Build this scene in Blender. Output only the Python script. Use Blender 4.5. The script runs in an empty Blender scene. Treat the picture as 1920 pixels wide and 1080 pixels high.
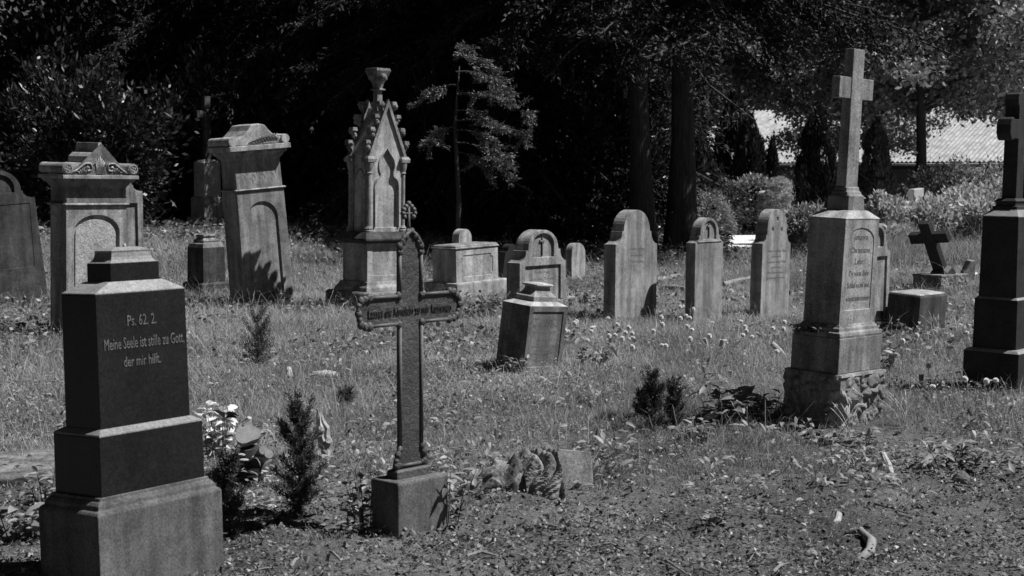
import bpy, bmesh, math, random
import numpy as np
from mathutils import Matrix, Vector

# ------------------------------------------------------------------ camera, sky, sun, exposure
SC = bpy.context.scene
COL = SC.collection
F, CX, CY, HZ, EYE = 2800.0, 960.0, 540.0, 322.0, 1.65
PITCH = math.atan((CY - HZ) / F)
cam = bpy.data.cameras.new('camera'); camo = bpy.data.objects.new('camera', cam); COL.objects.link(camo)
cam.sensor_width = 36; cam.lens = 36 * F / 1920
cam.clip_start = 0.05; cam.clip_end = 1500
camo.location = (0, 0, EYE); camo.rotation_euler = (math.pi / 2 - PITCH, 0, 0)
cam.dof.use_dof = True; cam.dof.focus_distance = 10.5; cam.dof.aperture_fstop = 7.0
SC.camera = camo

SUN_AZ, SUN_EL = math.radians(92), math.radians(56)
W = bpy.data.worlds.new('World'); SC.world = W; W.use_nodes = True
nt = W.node_tree; bg = nt.nodes['Background']
sky = nt.nodes.new('ShaderNodeTexSky'); sky.sky_type = 'NISHITA'; sky.sun_disc = False
sky.sun_elevation = SUN_EL; sky.sun_rotation = SUN_AZ
sky.air_density = 0.4; sky.dust_density = 0.1
sep = nt.nodes.new('ShaderNodeSeparateColor')          # black and white picture taken through a red filter
nt.links.new(sky.outputs[0], sep.inputs[0]); nt.links.new(sep.outputs[0], bg.inputs[0])
bg.inputs[1].default_value = 0.05
sl = bpy.data.lights.new('sun', 'SUN'); sl.energy = 5.0; sl.angle = math.radians(0.5); sl.color = (1, 1, 1)
so = bpy.data.objects.new('sun', sl); COL.objects.link(so)
sd = Vector((math.sin(SUN_AZ) * math.cos(SUN_EL), math.cos(SUN_AZ) * math.cos(SUN_EL), math.sin(SUN_EL)))
so.rotation_euler = sd.to_track_quat('Z', 'Y').to_euler(); so.location = (20, 5, 30)
SC.view_settings.view_transform = 'Standard'; SC.view_settings.look = 'None'
SC.view_settings.exposure = 0.5; SC.view_settings.gamma = 1.0
SC.cycles.max_bounces = 6; SC.cycles.diffuse_bounces = 3; SC.cycles.glossy_bounces = 2
SC.cycles.transmission_bounces = 3; SC.cycles.transparent_max_bounces = 4
SC.cycles.caustics_reflective = False; SC.cycles.caustics_refractive = False

rng = np.random.default_rng(7); R_ = random.Random(5)

# ------------------------------------------------------------------ materials (all greys: a black and white photograph)
def ramp(nt, fac, stops):
    r = nt.nodes.new('ShaderNodeValToRGB'); e = r.color_ramp.elements
    while len(e) < len(stops): e.new(0.5)
    for el, (p, v) in zip(e, stops): el.position = p; el.color = (v, v, v, 1)
    nt.links.new(fac, r.inputs[0]); return r.outputs[0]

def noise(nt, vec, scale, detail=6, rough=0.6, dist=0):
    n = nt.nodes.new('ShaderNodeTexNoise'); n.inputs['Scale'].default_value = scale
    n.inputs['Detail'].default_value = detail; n.inputs['Roughness'].default_value = rough
    n.inputs['Distortion'].default_value = dist; nt.links.new(vec, n.inputs['Vector']); return n.outputs[0]

def mix(nt, mode, fac, a, b):
    m = nt.nodes.new('ShaderNodeMix'); m.data_type = 'RGBA'; m.blend_type = mode
    if isinstance(fac, (int, float)): m.inputs[0].default_value = fac
    else: nt.links.new(fac, m.inputs[0])
    for i, v in ((6, a), (7, b)):
        if isinstance(v, (int, float)): m.inputs[i].default_value = (v, v, v, 1)
        else: nt.links.new(v, m.inputs[i])
    return m.outputs[2]

def base(name):
    m = bpy.data.materials.new(name); m.use_nodes = True; t = m.node_tree
    return m, t, t.nodes['Principled BSDF']

def stone(name, lo, hi, rough=0.85, bump=0.5, lichen=0.25, lich_v=0.5, speck=0.0, streak=0.6, fine=90, spec=0.25, dirt=0.3):
    m, t, b = base(name)
    tc = t.nodes.new('ShaderNodeTexCoord'); oi = t.nodes.new('ShaderNodeObjectInfo')      # every stone its own grain
    ml = t.nodes.new('ShaderNodeMath'); ml.operation = 'MULTIPLY'; ml.inputs[1].default_value = 37.0; t.links.new(oi.outputs['Random'], ml.inputs[0])
    va = t.nodes.new('ShaderNodeVectorMath'); va.operation = 'ADD'; t.links.new(tc.outputs['Object'], va.inputs[0]); t.links.new(ml.outputs[0], va.inputs[1]); o = va.outputs[0]
    mp = t.nodes.new('ShaderNodeMapping'); mp.inputs['Scale'].default_value = (9, 9, 1.1); t.links.new(o, mp.inputs[0])
    big = ramp(t, noise(t, o, 4.5, 8, 0.65, 0.4), [(0.3, lo), (0.7, hi)])
    st = ramp(t, noise(t, mp.outputs[0], 1.0, 5, 0.6), [(0.40, 1 - streak), (0.60, 1.0)])
    c = mix(t, 'MULTIPLY', 0.8, big, st)
    fn = ramp(t, noise(t, o, fine, 3, 0.7), [(0.3, 0.5), (0.7, 1.45)])
    c = mix(t, 'MULTIPLY', 0.9, c, fn)
    dk = ramp(t, noise(t, o, 11, 10, 0.75), [(0.48, 1.0), (0.62, 1 - dirt)])
    c = mix(t, 'MULTIPLY', 1.0, c, dk)
    c = mix(t, 'MULTIPLY', 1.0, c, ramp(t, oi.outputs['Random'], [(0.0, 0.80), (1.0, 1.12)]))
    if lichen:
        v = ramp(t, noise(t, o, 26, 6, 0.75, 0.8), [(0.60, 0.0), (0.68, 1.0)])
        big2 = ramp(t, noise(t, o, 3.1, 3), [(0.45, 0), (0.65, lichen)])
        c = mix(t, 'MIX', mix(t, 'MULTIPLY', 1, v, big2), c, lich_v)
    if speck:
        vo = t.nodes.new('ShaderNodeTexVoronoi'); vo.inputs['Scale'].default_value = 260; t.links.new(o, vo.inputs['Vector'])
        sp = ramp(t, vo.outputs['Distance'], [(0.10, 1.0), (0.22, 0.0)])
        gate = ramp(t, noise(t, o, 60, 3), [(0.5, 0), (0.62, 1)])
        c = mix(t, 'ADD', mix(t, 'MULTIPLY', 1, sp, gate), c, mix(t, 'ADD', 1, c, speck))
    t.links.new(c, b.inputs['Base Color'])
    b.inputs['Roughness'].default_value = rough; b.inputs['Specular IOR Level'].default_value = spec
    bp = t.nodes.new('ShaderNodeBump'); bp.inputs['Strength'].default_value = bump; bp.inputs['Distance'].default_value = 0.006
    h = mix(t, 'ADD', 1.0, noise(t, o, fine * 0.8, 4, 0.7), mix(t, 'MULTIPLY', 1, noise(t, o, 14, 8, 0.7), 1.6))
    t.links.new(h, bp.inputs['Height']); t.links.new(bp.outputs[0], b.inputs['Normal'])
    return m

def plain(name, v, rough=0.8, spec=0.3, nscale=30, var=0.35, bump=0.3, dist=0.004, metallic=0):
    m, t, b = base(name)
    tc = t.nodes.new('ShaderNodeTexCoord'); o = tc.outputs['Object']
    c = ramp(t, noise(t, o, nscale, 7, 0.7), [(0.3, v * (1 - var)), (0.7, v * (1 + var))])
    t.links.new(c, b.inputs['Base Color']); b.inputs['Roughness'].default_value = rough
    b.inputs['Specular IOR Level'].default_value = spec; b.inputs['Metallic'].default_value = metallic
    bp = t.nodes.new('ShaderNodeBump'); bp.inputs['Strength'].default_value = bump; bp.inputs['Distance'].default_value = dist
    t.links.new(noise(t, o, nscale * 1.7, 6, 0.7), bp.inputs['Height']); t.links.new(bp.outputs[0], b.inputs['Normal'])
    return m

def leafmat(name, lo, hi, trans=0.3, rough=0.5, spec=0.4):
    m, t, b = base(name)
    at = t.nodes.new('ShaderNodeAttribute'); at.attribute_name = 'shade'
    c = ramp(t, at.outputs['Fac'], [(0.0, lo), (1.0, hi)])
    t.links.new(c, b.inputs['Base Color']); b.inputs['Roughness'].default_value = rough
    b.inputs['Specular IOR Level'].default_value = spec
    if trans:
        tr = t.nodes.new('ShaderNodeBsdfTranslucent'); t.links.new(c, tr.inputs[0])
        ms = t.nodes.new('ShaderNodeMixShader'); ms.inputs[0].default_value = trans
        t.links.new(b.outputs[0], ms.inputs[1]); t.links.new(tr.outputs[0], ms.inputs[2])
        t.links.new(ms.outputs[0], t.nodes['Material Output'].inputs[0])
    return m

def bark(name, lo, hi):
    m, t, b = base(name)
    tc = t.nodes.new('ShaderNodeTexCoord'); mp = t.nodes.new('ShaderNodeMapping')
    mp.inputs['Scale'].default_value = (14, 14, 1.6); t.links.new(tc.outputs['Object'], mp.inputs[0])
    n = noise(t, mp.outputs[0], 1.6, 8, 0.7, 0.5)
    t.links.new(ramp(t, n, [(0.35, lo), (0.65, hi)]), b.inputs['Base Color']); b.inputs['Roughness'].default_value = 0.95
    bp = t.nodes.new('ShaderNodeBump'); bp.inputs['Distance'].default_value = 0.03; bp.inputs['Strength'].default_value = 1.0
    t.links.new(n, bp.inputs['Height']); t.links.new(bp.outputs[0], b.inputs['Normal']); return m

def soil(name):
    m, t, b = base(name)
    tc = t.nodes.new('ShaderNodeTexCoord'); o = tc.outputs['Object']
    a = ramp(t, noise(t, o, 1.1, 6, 0.65), [(0.35, 0.07), (0.65, 0.19)])
    f = ramp(t, noise(t, o, 55, 8, 0.8), [(0.32, 0.3), (0.66, 1.5)])
    c = mix(t, 'MULTIPLY', 1.0, a, f)
    sp = ramp(t, noise(t, o, 120, 3, 0.6), [(0.63, 0.0), (0.68, 1.0)])
    c = mix(t, 'MIX', sp, c, 0.24)
    t.links.new(c, b.inputs['Base Color']); b.inputs['Roughness'].default_value = 1.0; b.inputs['Specular IOR Level'].default_value = 0.1
    bp = t.nodes.new('ShaderNodeBump'); bp.inputs['Distance'].default_value = 0.02; bp.inputs['Strength'].default_value = 1.0
    t.links.new(noise(t, o, 40, 9, 0.8), bp.inputs['Height']); t.links.new(bp.outputs[0], b.inputs['Normal']); return m

M = {}
M['sand'] = stone('sandstone', 0.23, 0.39, lichen=0.25, lich_v=0.5)
M['sand_pale'] = stone('pale_sandstone', 0.32, 0.50, streak=0.55, lichen=0.3, lich_v=0.6)
M['sand_dark'] = stone('dark_sandstone', 0.035, 0.10, streak=0.6, lichen=0.3, lich_v=0.3)  # also carries the painted shade of left-edge headstone and distant cross
M['sand_mid'] = stone('mossy_sandstone', 0.13, 0.33, streak=0.6, lichen=0.5, lich_v=0.4)
M['pitted'] = stone('pitted_panel_stone', 0.38, 0.55, bump=1.0, fine=55, streak=0.2)
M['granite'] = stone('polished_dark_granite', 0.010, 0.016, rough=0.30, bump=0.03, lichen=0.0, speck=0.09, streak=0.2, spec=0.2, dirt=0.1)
M['granite_top'] = stone('granite_ledge_sheen', 0.17, 0.25, rough=0.6, bump=0.15, lichen=0.2, streak=0.1, spec=0.5, dirt=0.2)  # sheen on the granite tops painted as a lighter tone
M['granite_black'] = stone('black_stone', 0.02, 0.04, rough=0.6, bump=0.15, lichen=0.0, speck=0.05, streak=0.3)
M['cement'] = stone('cement_base', 0.12, 0.19, rough=0.9, bump=0.35, lichen=0.2, lich_v=0.26, dirt=0.30, streak=0.55)
M['iron'] = stone('cast_iron', 0.040, 0.085, rough=0.55, bump=1.0, lichen=0.0, fine=75, streak=0.3, spec=0.6)
M['iron_edge'] = plain('iron_edge', 0.085, 0.6, 0.4, 60)
M['letters_dark'] = plain('dark_letter_fill', 0.03, 0.9)
M['letters_granite'] = plain('granite_letter_cut', 0.11, 0.7)
M['letters_stone'] = plain('stone_letter_fill', 0.15, 0.9)
M['wood'] = plain('bleached_wood', 0.34, 0.8, 0.3, 25, 0.35, 0.6)
M['wood_cut'] = plain('sawn_wood', 0.20, 0.8, 0.3, 18, 0.35, 0.4)
M['twig'] = plain('twig_wood', 0.20, 0.9, 0.2, 25, 0.45, 0.6)
M['wood_dark'] = bark('dark_wood', 0.015, 0.07)
M['bark'] = bark('tree_bark', 0.018, 0.07)
M['white_stone'] = plain('white_modern_stone', 0.36, 0.6)
M['brick'] = plain('brick_grey', 0.3, 0.9)
M['roof'] = plain('fibre_cement_roof', 0.32, 0.85, 0.2, 3, 0.45, 0.3, 0.02)
M['wall'] = plain('dark_shed_wall', 0.05, 0.9)
M['gravel'] = plain('pale_gravel', 0.62, 0.95, 0.1, 40, 0.2, 0.6)
M['soil'] = soil('soil')
M['grass'] = leafmat('grass_blades', 0.10, 0.50, 0.35, 0.6, 0.25)
M['litter'] = leafmat('dead_leaves', 0.05, 0.36, 0.15, 0.8, 0.2)
M['leaf'] = leafmat('weed_leaves', 0.10, 0.34, 0.3, 0.5)
M['leaf_pale'] = leafmat('bleached_leaves', 0.40, 0.70, 0.2, 0.6)
M['leaf_dark'] = leafmat('dark_weed_leaves', 0.02, 0.07, 0.15, 0.6)
M['ivy'] = leafmat('ground_cover_leaves', 0.08, 0.30, 0.25, 0.45)
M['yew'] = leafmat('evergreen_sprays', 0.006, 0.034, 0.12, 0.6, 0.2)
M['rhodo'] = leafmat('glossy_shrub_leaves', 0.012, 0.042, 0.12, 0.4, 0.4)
M['decid'] = leafmat('broad_tree_leaves', 0.06, 0.30, 0.25, 0.5)
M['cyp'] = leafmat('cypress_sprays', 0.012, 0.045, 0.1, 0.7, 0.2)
M['hedge'] = leafmat('hedge_leaves', 0.03, 0.50, 0.3, 0.45, 0.4)
M['bush'] = leafmat('bright_bush_leaves', 0.12, 0.65, 0.4, 0.45, 0.4)
M['youngcon'] = leafmat('young_conifer_needles', 0.025, 0.095, 0.15, 0.6)
M['bough'] = leafmat('lit_evergreen_sprays', 0.03, 0.20, 0.2, 0.5)  # sunlight on the hanging boughs put into a paler spray tone
M['puff'] = leafmat('seed_fluff', 0.85, 0.95, 0.5, 0.9, 0.1)
M['stem'] = plain('green_stem', 0.14, 0.8)

# ------------------------------------------------------------------ helpers
def ground_z(x, y):                                # broad rise towards the wood on the left
    x = np.asarray(x, float); y = np.asarray(y, float)
    s = np.clip((y - 19.5) / 9.5, 0, 1); s = s * s * (3 - 2 * s)
    t = np.clip((-x + 0.5) / 4.5, 0, 1); t = t * t * (3 - 2 * t)
    return 0.48 * s * t

_g = rng.random((257, 257))
def vnoise(x, y, sc):
    x = np.asarray(x) / sc + 500; y = np.asarray(y) / sc + 500
    xi = np.floor(x).astype(int); yi = np.floor(y).astype(int); fx = x - xi; fy = y - yi
    fx = fx * fx * (3 - 2 * fx); fy = fy * fy * (3 - 2 * fy)
    a = _g[xi % 256, yi % 256]; b = _g[(xi + 1) % 256, yi % 256]; c = _g[xi % 256, (yi + 1) % 256]; d = _g[(xi + 1) % 256, (yi + 1) % 256]
    return (a * (1 - fx) + b * fx) * (1 - fy) + (c * (1 - fx) + d * fx) * fy
def bare(x, y):                                    # 1 on the bare mossy soil in the foreground, 0 in the meadow
    lim = 7.9 + 1.1 * np.clip((np.asarray(x) - 0.3) / 1.5, 0, 1) + 2.4 * (vnoise(x, y, 0.8) - 0.5) + 1.0 * (vnoise(x, y, 0.22) - 0.5)
    return np.clip((lim - y) / 1.3, 0, 1)
def gz(x, y):
    z = ground_z(x, y) + 0.05 * (vnoise(x, y, 1.3) - 0.5) + 0.03 * (vnoise(x, y, 0.35) - 0.5)
    near = np.clip((14 - np.asarray(y)) / 6, 0, 1)
    z = z + near * (0.075 * (vnoise(x, y, 0.21) - 0.5) + 0.030 * (vnoise(x, y, 0.055) - 0.5))
    return z
def gzf(x, y): return float(gz(np.array([x]), np.array([y]))[0])
def P(px, py, z=0.0):                              # ground point under a pixel of the 1920 px photograph
    cp, sp = math.cos(PITCH), math.sin(PITCH)
    a = (px - CX) / F; b = -(py - CY) / F
    X, Y, Z = a, cp + b * sp, -sp + b * cp
    t = (z - EYE) / Z; return X * t, Y * t
def PD(px, d): return (px - CX) / F * d, d

def tag(o, label, cat, group=None, kind=None):
    if label: o['label'] = label
    if cat: o['category'] = cat
    if group: o['group'] = group
    if kind: o['kind'] = kind
    return o
def empty(name, loc, label, cat, group=None, az=None, tx=0, ty=0, rz=None):
    o = bpy.data.objects.new(name, None); COL.objects.link(o); o.location = loc; o.empty_display_size = 0.2
    o.rotation_mode = 'YXZ'
    z = math.radians(90 - az) if az is not None else (rz or 0)
    o.rotation_euler = (math.radians(tx), math.radians(ty), z)
    return tag(o, label, cat, group)
def link(name, me, mat, parent=None, smooth=False, bevel=0.0):
    if mat: me.materials.append(mat)
    o = bpy.data.objects.new(name, me); COL.objects.link(o); o.parent = parent
    if smooth: me.polygons.foreach_set('use_smooth', [True] * len(me.polygons))
    if bevel:
        b = o.modifiers.new('bevel', 'BEVEL'); b.width = bevel; b.segments = 2; b.limit_method = 'ANGLE'; b.angle_limit = math.radians(25)
        b.harden_normals = False
    return o
class MB:
    def __init__(s): s.v = []; s.f = []
    def add(s, vs, fs):
        n = len(s.v); s.v += [tuple(map(float, v)) for v in vs]; s.f += [tuple(i + n for i in f) for f in fs]; return s
    def rings(s, rs, cap0=True, cap1=True, cx=0, cy=0):           # rs: (w, d, z) rectangles
        vs = []
        for r in rs:
            w, d, z = r[:3]; ox = r[3] if len(r) > 3 else cx; oy = r[4] if len(r) > 4 else cy
            vs += [(ox - w/2, oy - d/2, z), (ox + w/2, oy - d/2, z), (ox + w/2, oy + d/2, z), (ox - w/2, oy + d/2, z)]
        fs = [(4*i + k, 4*i + (k+1) % 4, 4*i + 4 + (k+1) % 4, 4*i + 4 + k) for i in range(len(rs)-1) for k in range(4)]
        if cap0: fs.append((3, 2, 1, 0))
        n = 4 * (len(rs) - 1)
        if cap1: fs.append((n, n+1, n+2, n+3))
        return s.add(vs, fs)
    def box(s, x0, x1, y0, y1, z0, z1): return s.rings([(x1-x0, y1-y0, z0), (x1-x0, y1-y0, z1)], cx=(x0+x1)/2, cy=(y0+y1)/2)
    def tube(s, pts, rad, n=8, caps=True, flute=0, seed=0):
        pts = [Vector(p) for p in pts]; vs = []; up = Vector((0.12, 0.33, 0.93)).normalized(); rr = random.Random(seed)
        ph = [rr.uniform(0.75, 1.25) for _ in range(n)]
        for i, p in enumerate(pts):
            t = (pts[min(i+1, len(pts)-1)] - pts[max(i-1, 0)]); t = t.normalized() if t.length > 1e-9 else Vector((0, 0, 1))
            a = t.cross(up); a = a.normalized() if a.length > 1e-3 else Vector((1, 0, 0)); b = t.cross(a)
            r = rad[i] if hasattr(rad, '__len__') else rad
            for k in range(n):
                q = r * (1 + flute * (ph[k] - 1)); g = 2 * math.pi * k / n
                vs.append(p + a * math.cos(g) * q + b * math.sin(g) * q)
        m = len(pts)
        fs = [(i*n + k, i*n + (k+1) % n, (i+1)*n + (k+1) % n, (i+1)*n + k) for i in range(m-1) for k in range(n)]
        if caps: fs += [tuple(range(n))[::-1], tuple((m-1)*n + k for k in range(n))]
        return s.add(vs, fs)
    def lathe(s, prof, n=16, cx=0, cy=0):
        vs = [(cx + r*math.cos(2*math.pi*k/n), cy + r*math.sin(2*math.pi*k/n), z) for r, z in prof for k in range(n)]
        fs = [(i*n+k, i*n+(k+1) % n, (i+1)*n+(k+1) % n, (i+1)*n+k) for i in range(len(prof)-1) for k in range(n)]
        fs += [tuple(range(n))[::-1], tuple((len(prof)-1)*n + k for k in range(n))]
        return s.add(vs, fs)
    def ball(s, c, r, n=8, m=5, sq=(1, 1, 1)):
        vs = [(c[0], c[1], c[2] - r*sq[2])]; 
        for i in range(1, m):
            a = math.pi * i / m
            vs += [(c[0] + r*sq[0]*math.sin(a)*math.cos(2*math.pi*k/n), c[1] + r*sq[1]*math.sin(a)*math.sin(2*math.pi*k/n), c[2] - r*sq[2]*math.cos(a)) for k in range(n)]
        vs.append((c[0], c[1], c[2] + r*sq[2])); top = len(vs) - 1
        fs = [(0, 1+(k+1) % n, 1+k) for k in range(n)]
        fs += [(1+i*n+k, 1+i*n+(k+1) % n, 1+(i+1)*n+(k+1) % n, 1+(i+1)*n+k) for i in range(m-2) for k in range(n)]
        fs += [(1+(m-2)*n+k, 1+(m-2)*n+(k+1) % n, top) for k in range(n)]
        return s.add(vs, fs)
    def prism(s, out, y0, y1):                                    # outline in XZ, extruded along Y
        n = len(out); vs = [(x, y0, z) for x, z in out] + [(x, y1, z) for x, z in out]
        fs = [tuple(range(n)), tuple(range(2*n-1, n-1, -1))] + [(k, k+n, (k+1) % n + n, (k+1) % n) for k in range(n)]
        return s.add(vs, fs)
    def build(s, name, mat, parent=None, smooth=False, bevel=0.0, jit=0.0, fixn=True):
        me = bpy.data.meshes.new(name)
        v = s.v
        if jit: v = [(a + R_.uniform(-jit, jit), b + R_.uniform(-jit, jit), c + R_.uniform(-jit, jit)) for a, b, c in v]
        me.from_pydata(v, [], s.f); me.update()
        if fixn:
            bm = bmesh.new(); bm.from_mesh(me); bmesh.ops.recalc_face_normals(bm, faces=bm.faces); bm.to_mesh(me); bm.free()
        return link(name, me, mat, parent, smooth, bevel)

def carved(name, outline, holes, d, mat, parent, recess=0.02, bevel=0.004, y0=None):
    """slab with real sunk panels in its front face"""
    bm = bmesh.new(); yf = -d/2 if y0 is None else y0; yb = yf + d
    def loop(pts, y): return [bm.verts.new((x, y, z)) for x, z in pts]
    def edges(vs): return [bm.edges.get((vs[i], vs[(i+1) % len(vs)])) or bm.edges.new((vs[i], vs[(i+1) % len(vs)])) for i in range(len(vs))]
    of = loop(outline, yf); ob = loop(outline, yb); es = edges(of)
    hl = []
    for h in holes:
        pts, rc = (h if isinstance(h, tuple) else (h, recess))
        a = loop(pts, yf); b = loop(pts, yf + rc); es += edges(a); hl.append((a, b))
    bmesh.ops.triangle_fill(bm, edges=es, use_beauty=True, use_dissolve=False, normal=(0, -1, 0))
    n = len(of)
    for i in range(n): bm.faces.new((of[i], of[(i+1) % n], ob[(i+1) % n], ob[i]))
    bm.faces.new(ob[::-1])
    for a, b in hl:
        k = len(a)
        for i in range(k): bm.faces.new((a[i], b[i], b[(i+1) % k], a[(i+1) % k]))
        bm.faces.new(b)
    bmesh.ops.recalc_face_normals(bm, faces=bm.faces)
    me = bpy.data.meshes.new(name); bm.to_mesh(me); bm.free()
    return link(name, me, mat, parent, False, bevel)

def arc(cx, cz, rx, rz, a0, a1, n):
    return [(cx + rx*math.cos(math.radians(a0 + (a1-a0)*i/n)), cz + rz*math.sin(math.radians(a0 + (a1-a0)*i/n))) for i in range(n+1)]
def shoulder(w, zb, zs, zn, zt, aw, taper=0.0, notch=0.02):
    """headstone outline: straight sides, hollow shoulders, small notch, round head"""
    h = w/2; a = aw/2; s = []
    rt = [(h + taper, zb), (h, zs)]
    k = a + notch
    rt += [(k + (h-k)*(1-math.sin(t)), zs + (zn-zs)*(1-math.cos(t))) for t in [math.pi/2*i/6 for i in range(1, 7)]]
    rt += [(k, zn + 0.012), (a, zn + 0.012)]
    zc = zt - a if zt - a > zn + 0.02 else zn + 0.02
    top = arc(0, zc, a, zt - zc, 0, 180, 20)
    lf = [(-x, z) for x, z in rt[::-1]]
    return rt + top + lf
def archpoly(w, z0, z1, zt, n=16, cx=0): return [(cx + w/2, z0)] + arc(cx, z1, w/2, zt - z1, 0, 180, n) + [(cx - w/2, z0)]
def rect(x0, x1, z0, z1): return [(x0, z0), (x1, z0), (x1, z1), (x0, z1)]

def text(s, width, height, x, z, yf, mat, parent, name='inscription', depth=0.002, slant=0):
    cu = bpy.data.curves.new('t', 'FONT'); cu.body = s; cu.size = 1; cu.extrude = 0.5; cu.resolution_u = 2
    to = bpy.data.objects.new('t', cu); COL.objects.link(to); bpy.context.view_layer.update()
    me = bpy.data.meshes.new_from_object(to.evaluated_get(bpy.context.evaluated_depsgraph_get()))
    bpy.data.objects.remove(to); bpy.data.curves.remove(cu)
    n = len(me.vertices); co = np.empty(n*3); me.vertices.foreach_get('co', co); co = co.reshape(-1, 3)
    x0, x1 = co[:, 0].min(), co[:, 0].max(); sx = width/(x1-x0); sz = height/0.72
    out = np.stack([(co[:, 0]-(x0+x1)/2)*sx + x, yf - depth/2 + co[:, 2]*-depth, co[:, 1]*sz + z], -1)
    me.vertices.foreach_set('co', out.ravel()); me.update(); me.name = name; me.materials.clear()
    return link(name, me, mat, parent)

def place(corner, w, d, az, which='C'):            # root centre from the ground pixel (or point) of one base corner
    x, y = corner; th = math.radians(90 - az); c, s = math.cos(th), math.sin(th)
    lx, ly = {'C': (w/2, d/2), 'R': (-w/2, d/2), 'L': (w/2, -d/2)}[which]
    X, Y = x + c*lx - s*ly, y + s*lx + c*ly
    return (X, Y, float(ground_z(X, Y)) - 0.005)

# ------------------------------------------------------------------ the setting: ground
def build_ground():
    ys = np.concatenate([np.linspace(-15, 4.2, 14), 4.3 * (30/4.3) ** np.linspace(0, 1, 400), np.geomspace(30.5, 600, 70)])
    us = np.linspace(-1, 1, 430); us = np.sign(us) * (0.55*np.abs(us) + 0.45*np.abs(us)**3)
    Y, U = np.meshgrid(ys, us, indexing='ij')
    X = U * (6 + np.maximum(Y, 0) * 0.95)
    Z = gz(X, Y)
    n, m = Y.shape; v = np.stack([X, Y, Z], -1).reshape(-1, 3)
    i = np.arange(n*m).reshape(n, m); f = np.stack([i[:-1, :-1], i[:-1, 1:], i[1:, 1:], i[1:, :-1]], -1).reshape(-1, 4)
    me = npmesh('ground', v, f); o = link('ground', me, M['soil'], None, True); o['kind'] = 'structure'
def npmesh(name, v, f, shade=None):
    me = bpy.data.meshes.new(name); k = f.shape[1]
    me.vertices.add(len(v)); me.vertices.foreach_set('co', np.ascontiguousarray(v, dtype=np.float32).ravel())
    me.loops.add(f.size); me.loops.foreach_set('vertex_index', np.ascontiguousarray(f, dtype=np.int32).ravel())
    me.polygons.add(len(f)); me.polygons.foreach_set('loop_start', np.arange(0, f.size, k, dtype=np.int32))
    me.polygons.foreach_set('loop_total', np.full(len(f), k, dtype=np.int32))
    me.update(calc_edges=True)
    if shade is not None:
        a = me.attributes.new('shade', 'FLOAT', 'POINT'); a.data.foreach_set('value', np.ascontiguousarray(shade, dtype=np.float32))
    return me
build_ground()
def strip(name, pts, w, mat, z=0.02):
    mb = MB()
    for i in range(len(pts)-1):
        (x0, y0), (x1, y1) = pts[i], pts[i+1]
        mb.add([(x0, y0-w/2, z), (x1, y1-w/2, z), (x1, y1+w/2, z), (x0, y0+w/2, z)], [(0, 1, 2, 3)])
    o = mb.build(name, mat); o['kind'] = 'structure'; return o
strip('path', [(3.4, 34.6), (5.0, 34.6), (7.0, 35.0), (10.5, 38.2), (16, 41.5)], 6.0, M['gravel'], 0.05)

# ------------------------------------------------------------------ foliage helpers
def nrm(a): return a / np.maximum(np.linalg.norm(a, axis=-1, keepdims=True), 1e-9)
def leaves(C, D, L, Wd, rg, shade=None, curl=0.0):
    """kite-shaped leaf faces: base C, direction D, length L, width Wd"""
    n = len(C); D = nrm(D); S = nrm(np.cross(D, rg.normal(size=(n, 3))))
    L = np.broadcast_to(L, n)[:, None]; Wd = np.broadcast_to(Wd, n)[:, None]
    N = np.cross(D, S)
    mid = C + D*L*0.45 + N*L*curl
    v = np.stack([C, mid + S*Wd/2, C + D*L, mid - S*Wd/2], 1).reshape(-1, 3)
    f = np.arange(4*n).reshape(n, 4)
    s = rg.random(n) if shade is None else shade
    return v, f, np.repeat(s, 4)
def cat(parts):
    vs, fs, ss, o = [], [], [], 0
    for v, f, s in parts: vs.append(v); fs.append(f + o); ss.append(s); o += len(v)
    return np.concatenate(vs), np.concatenate(fs), np.concatenate(ss)
def ellip(n, rg, r, shell=0.5):
    d = nrm(rg.normal(size=(n, 3))); q = (shell + (1-shell)*rg.random(n))**(1/1.5)
    return d * q[:, None] * np.array(r), d
def bushmesh(name, r, n, L, Wd, rg, clumps=40, cs=0.22, flat=0.0, shell=0.5, up=0.3, lean=None):
    """shrub/crown: leaf clumps spread through an ellipsoid, leaving gaps"""
    cc, cd = ellip(clumps, rg, r, shell)
    k = rg.integers(0, clumps, n); c = cc[k] + rg.normal(size=(n, 3)) * cs * np.array(r) * (0.6 + 0.8*rg.random((clumps, 1)))[k]
    d = nrm(c / np.array(r)) + rg.normal(size=(n, 3))*0.7 + np.array([0, 0, up])
    sh = np.clip(0.35*rg.random(clumps)[k] + 0.65*rg.random(n), 0, 1)
    return leaves(c, d, L*(0.6 + 0.8*rg.random(n)), Wd*(0.7+0.6*rg.random(n)), rg, sh)

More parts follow.
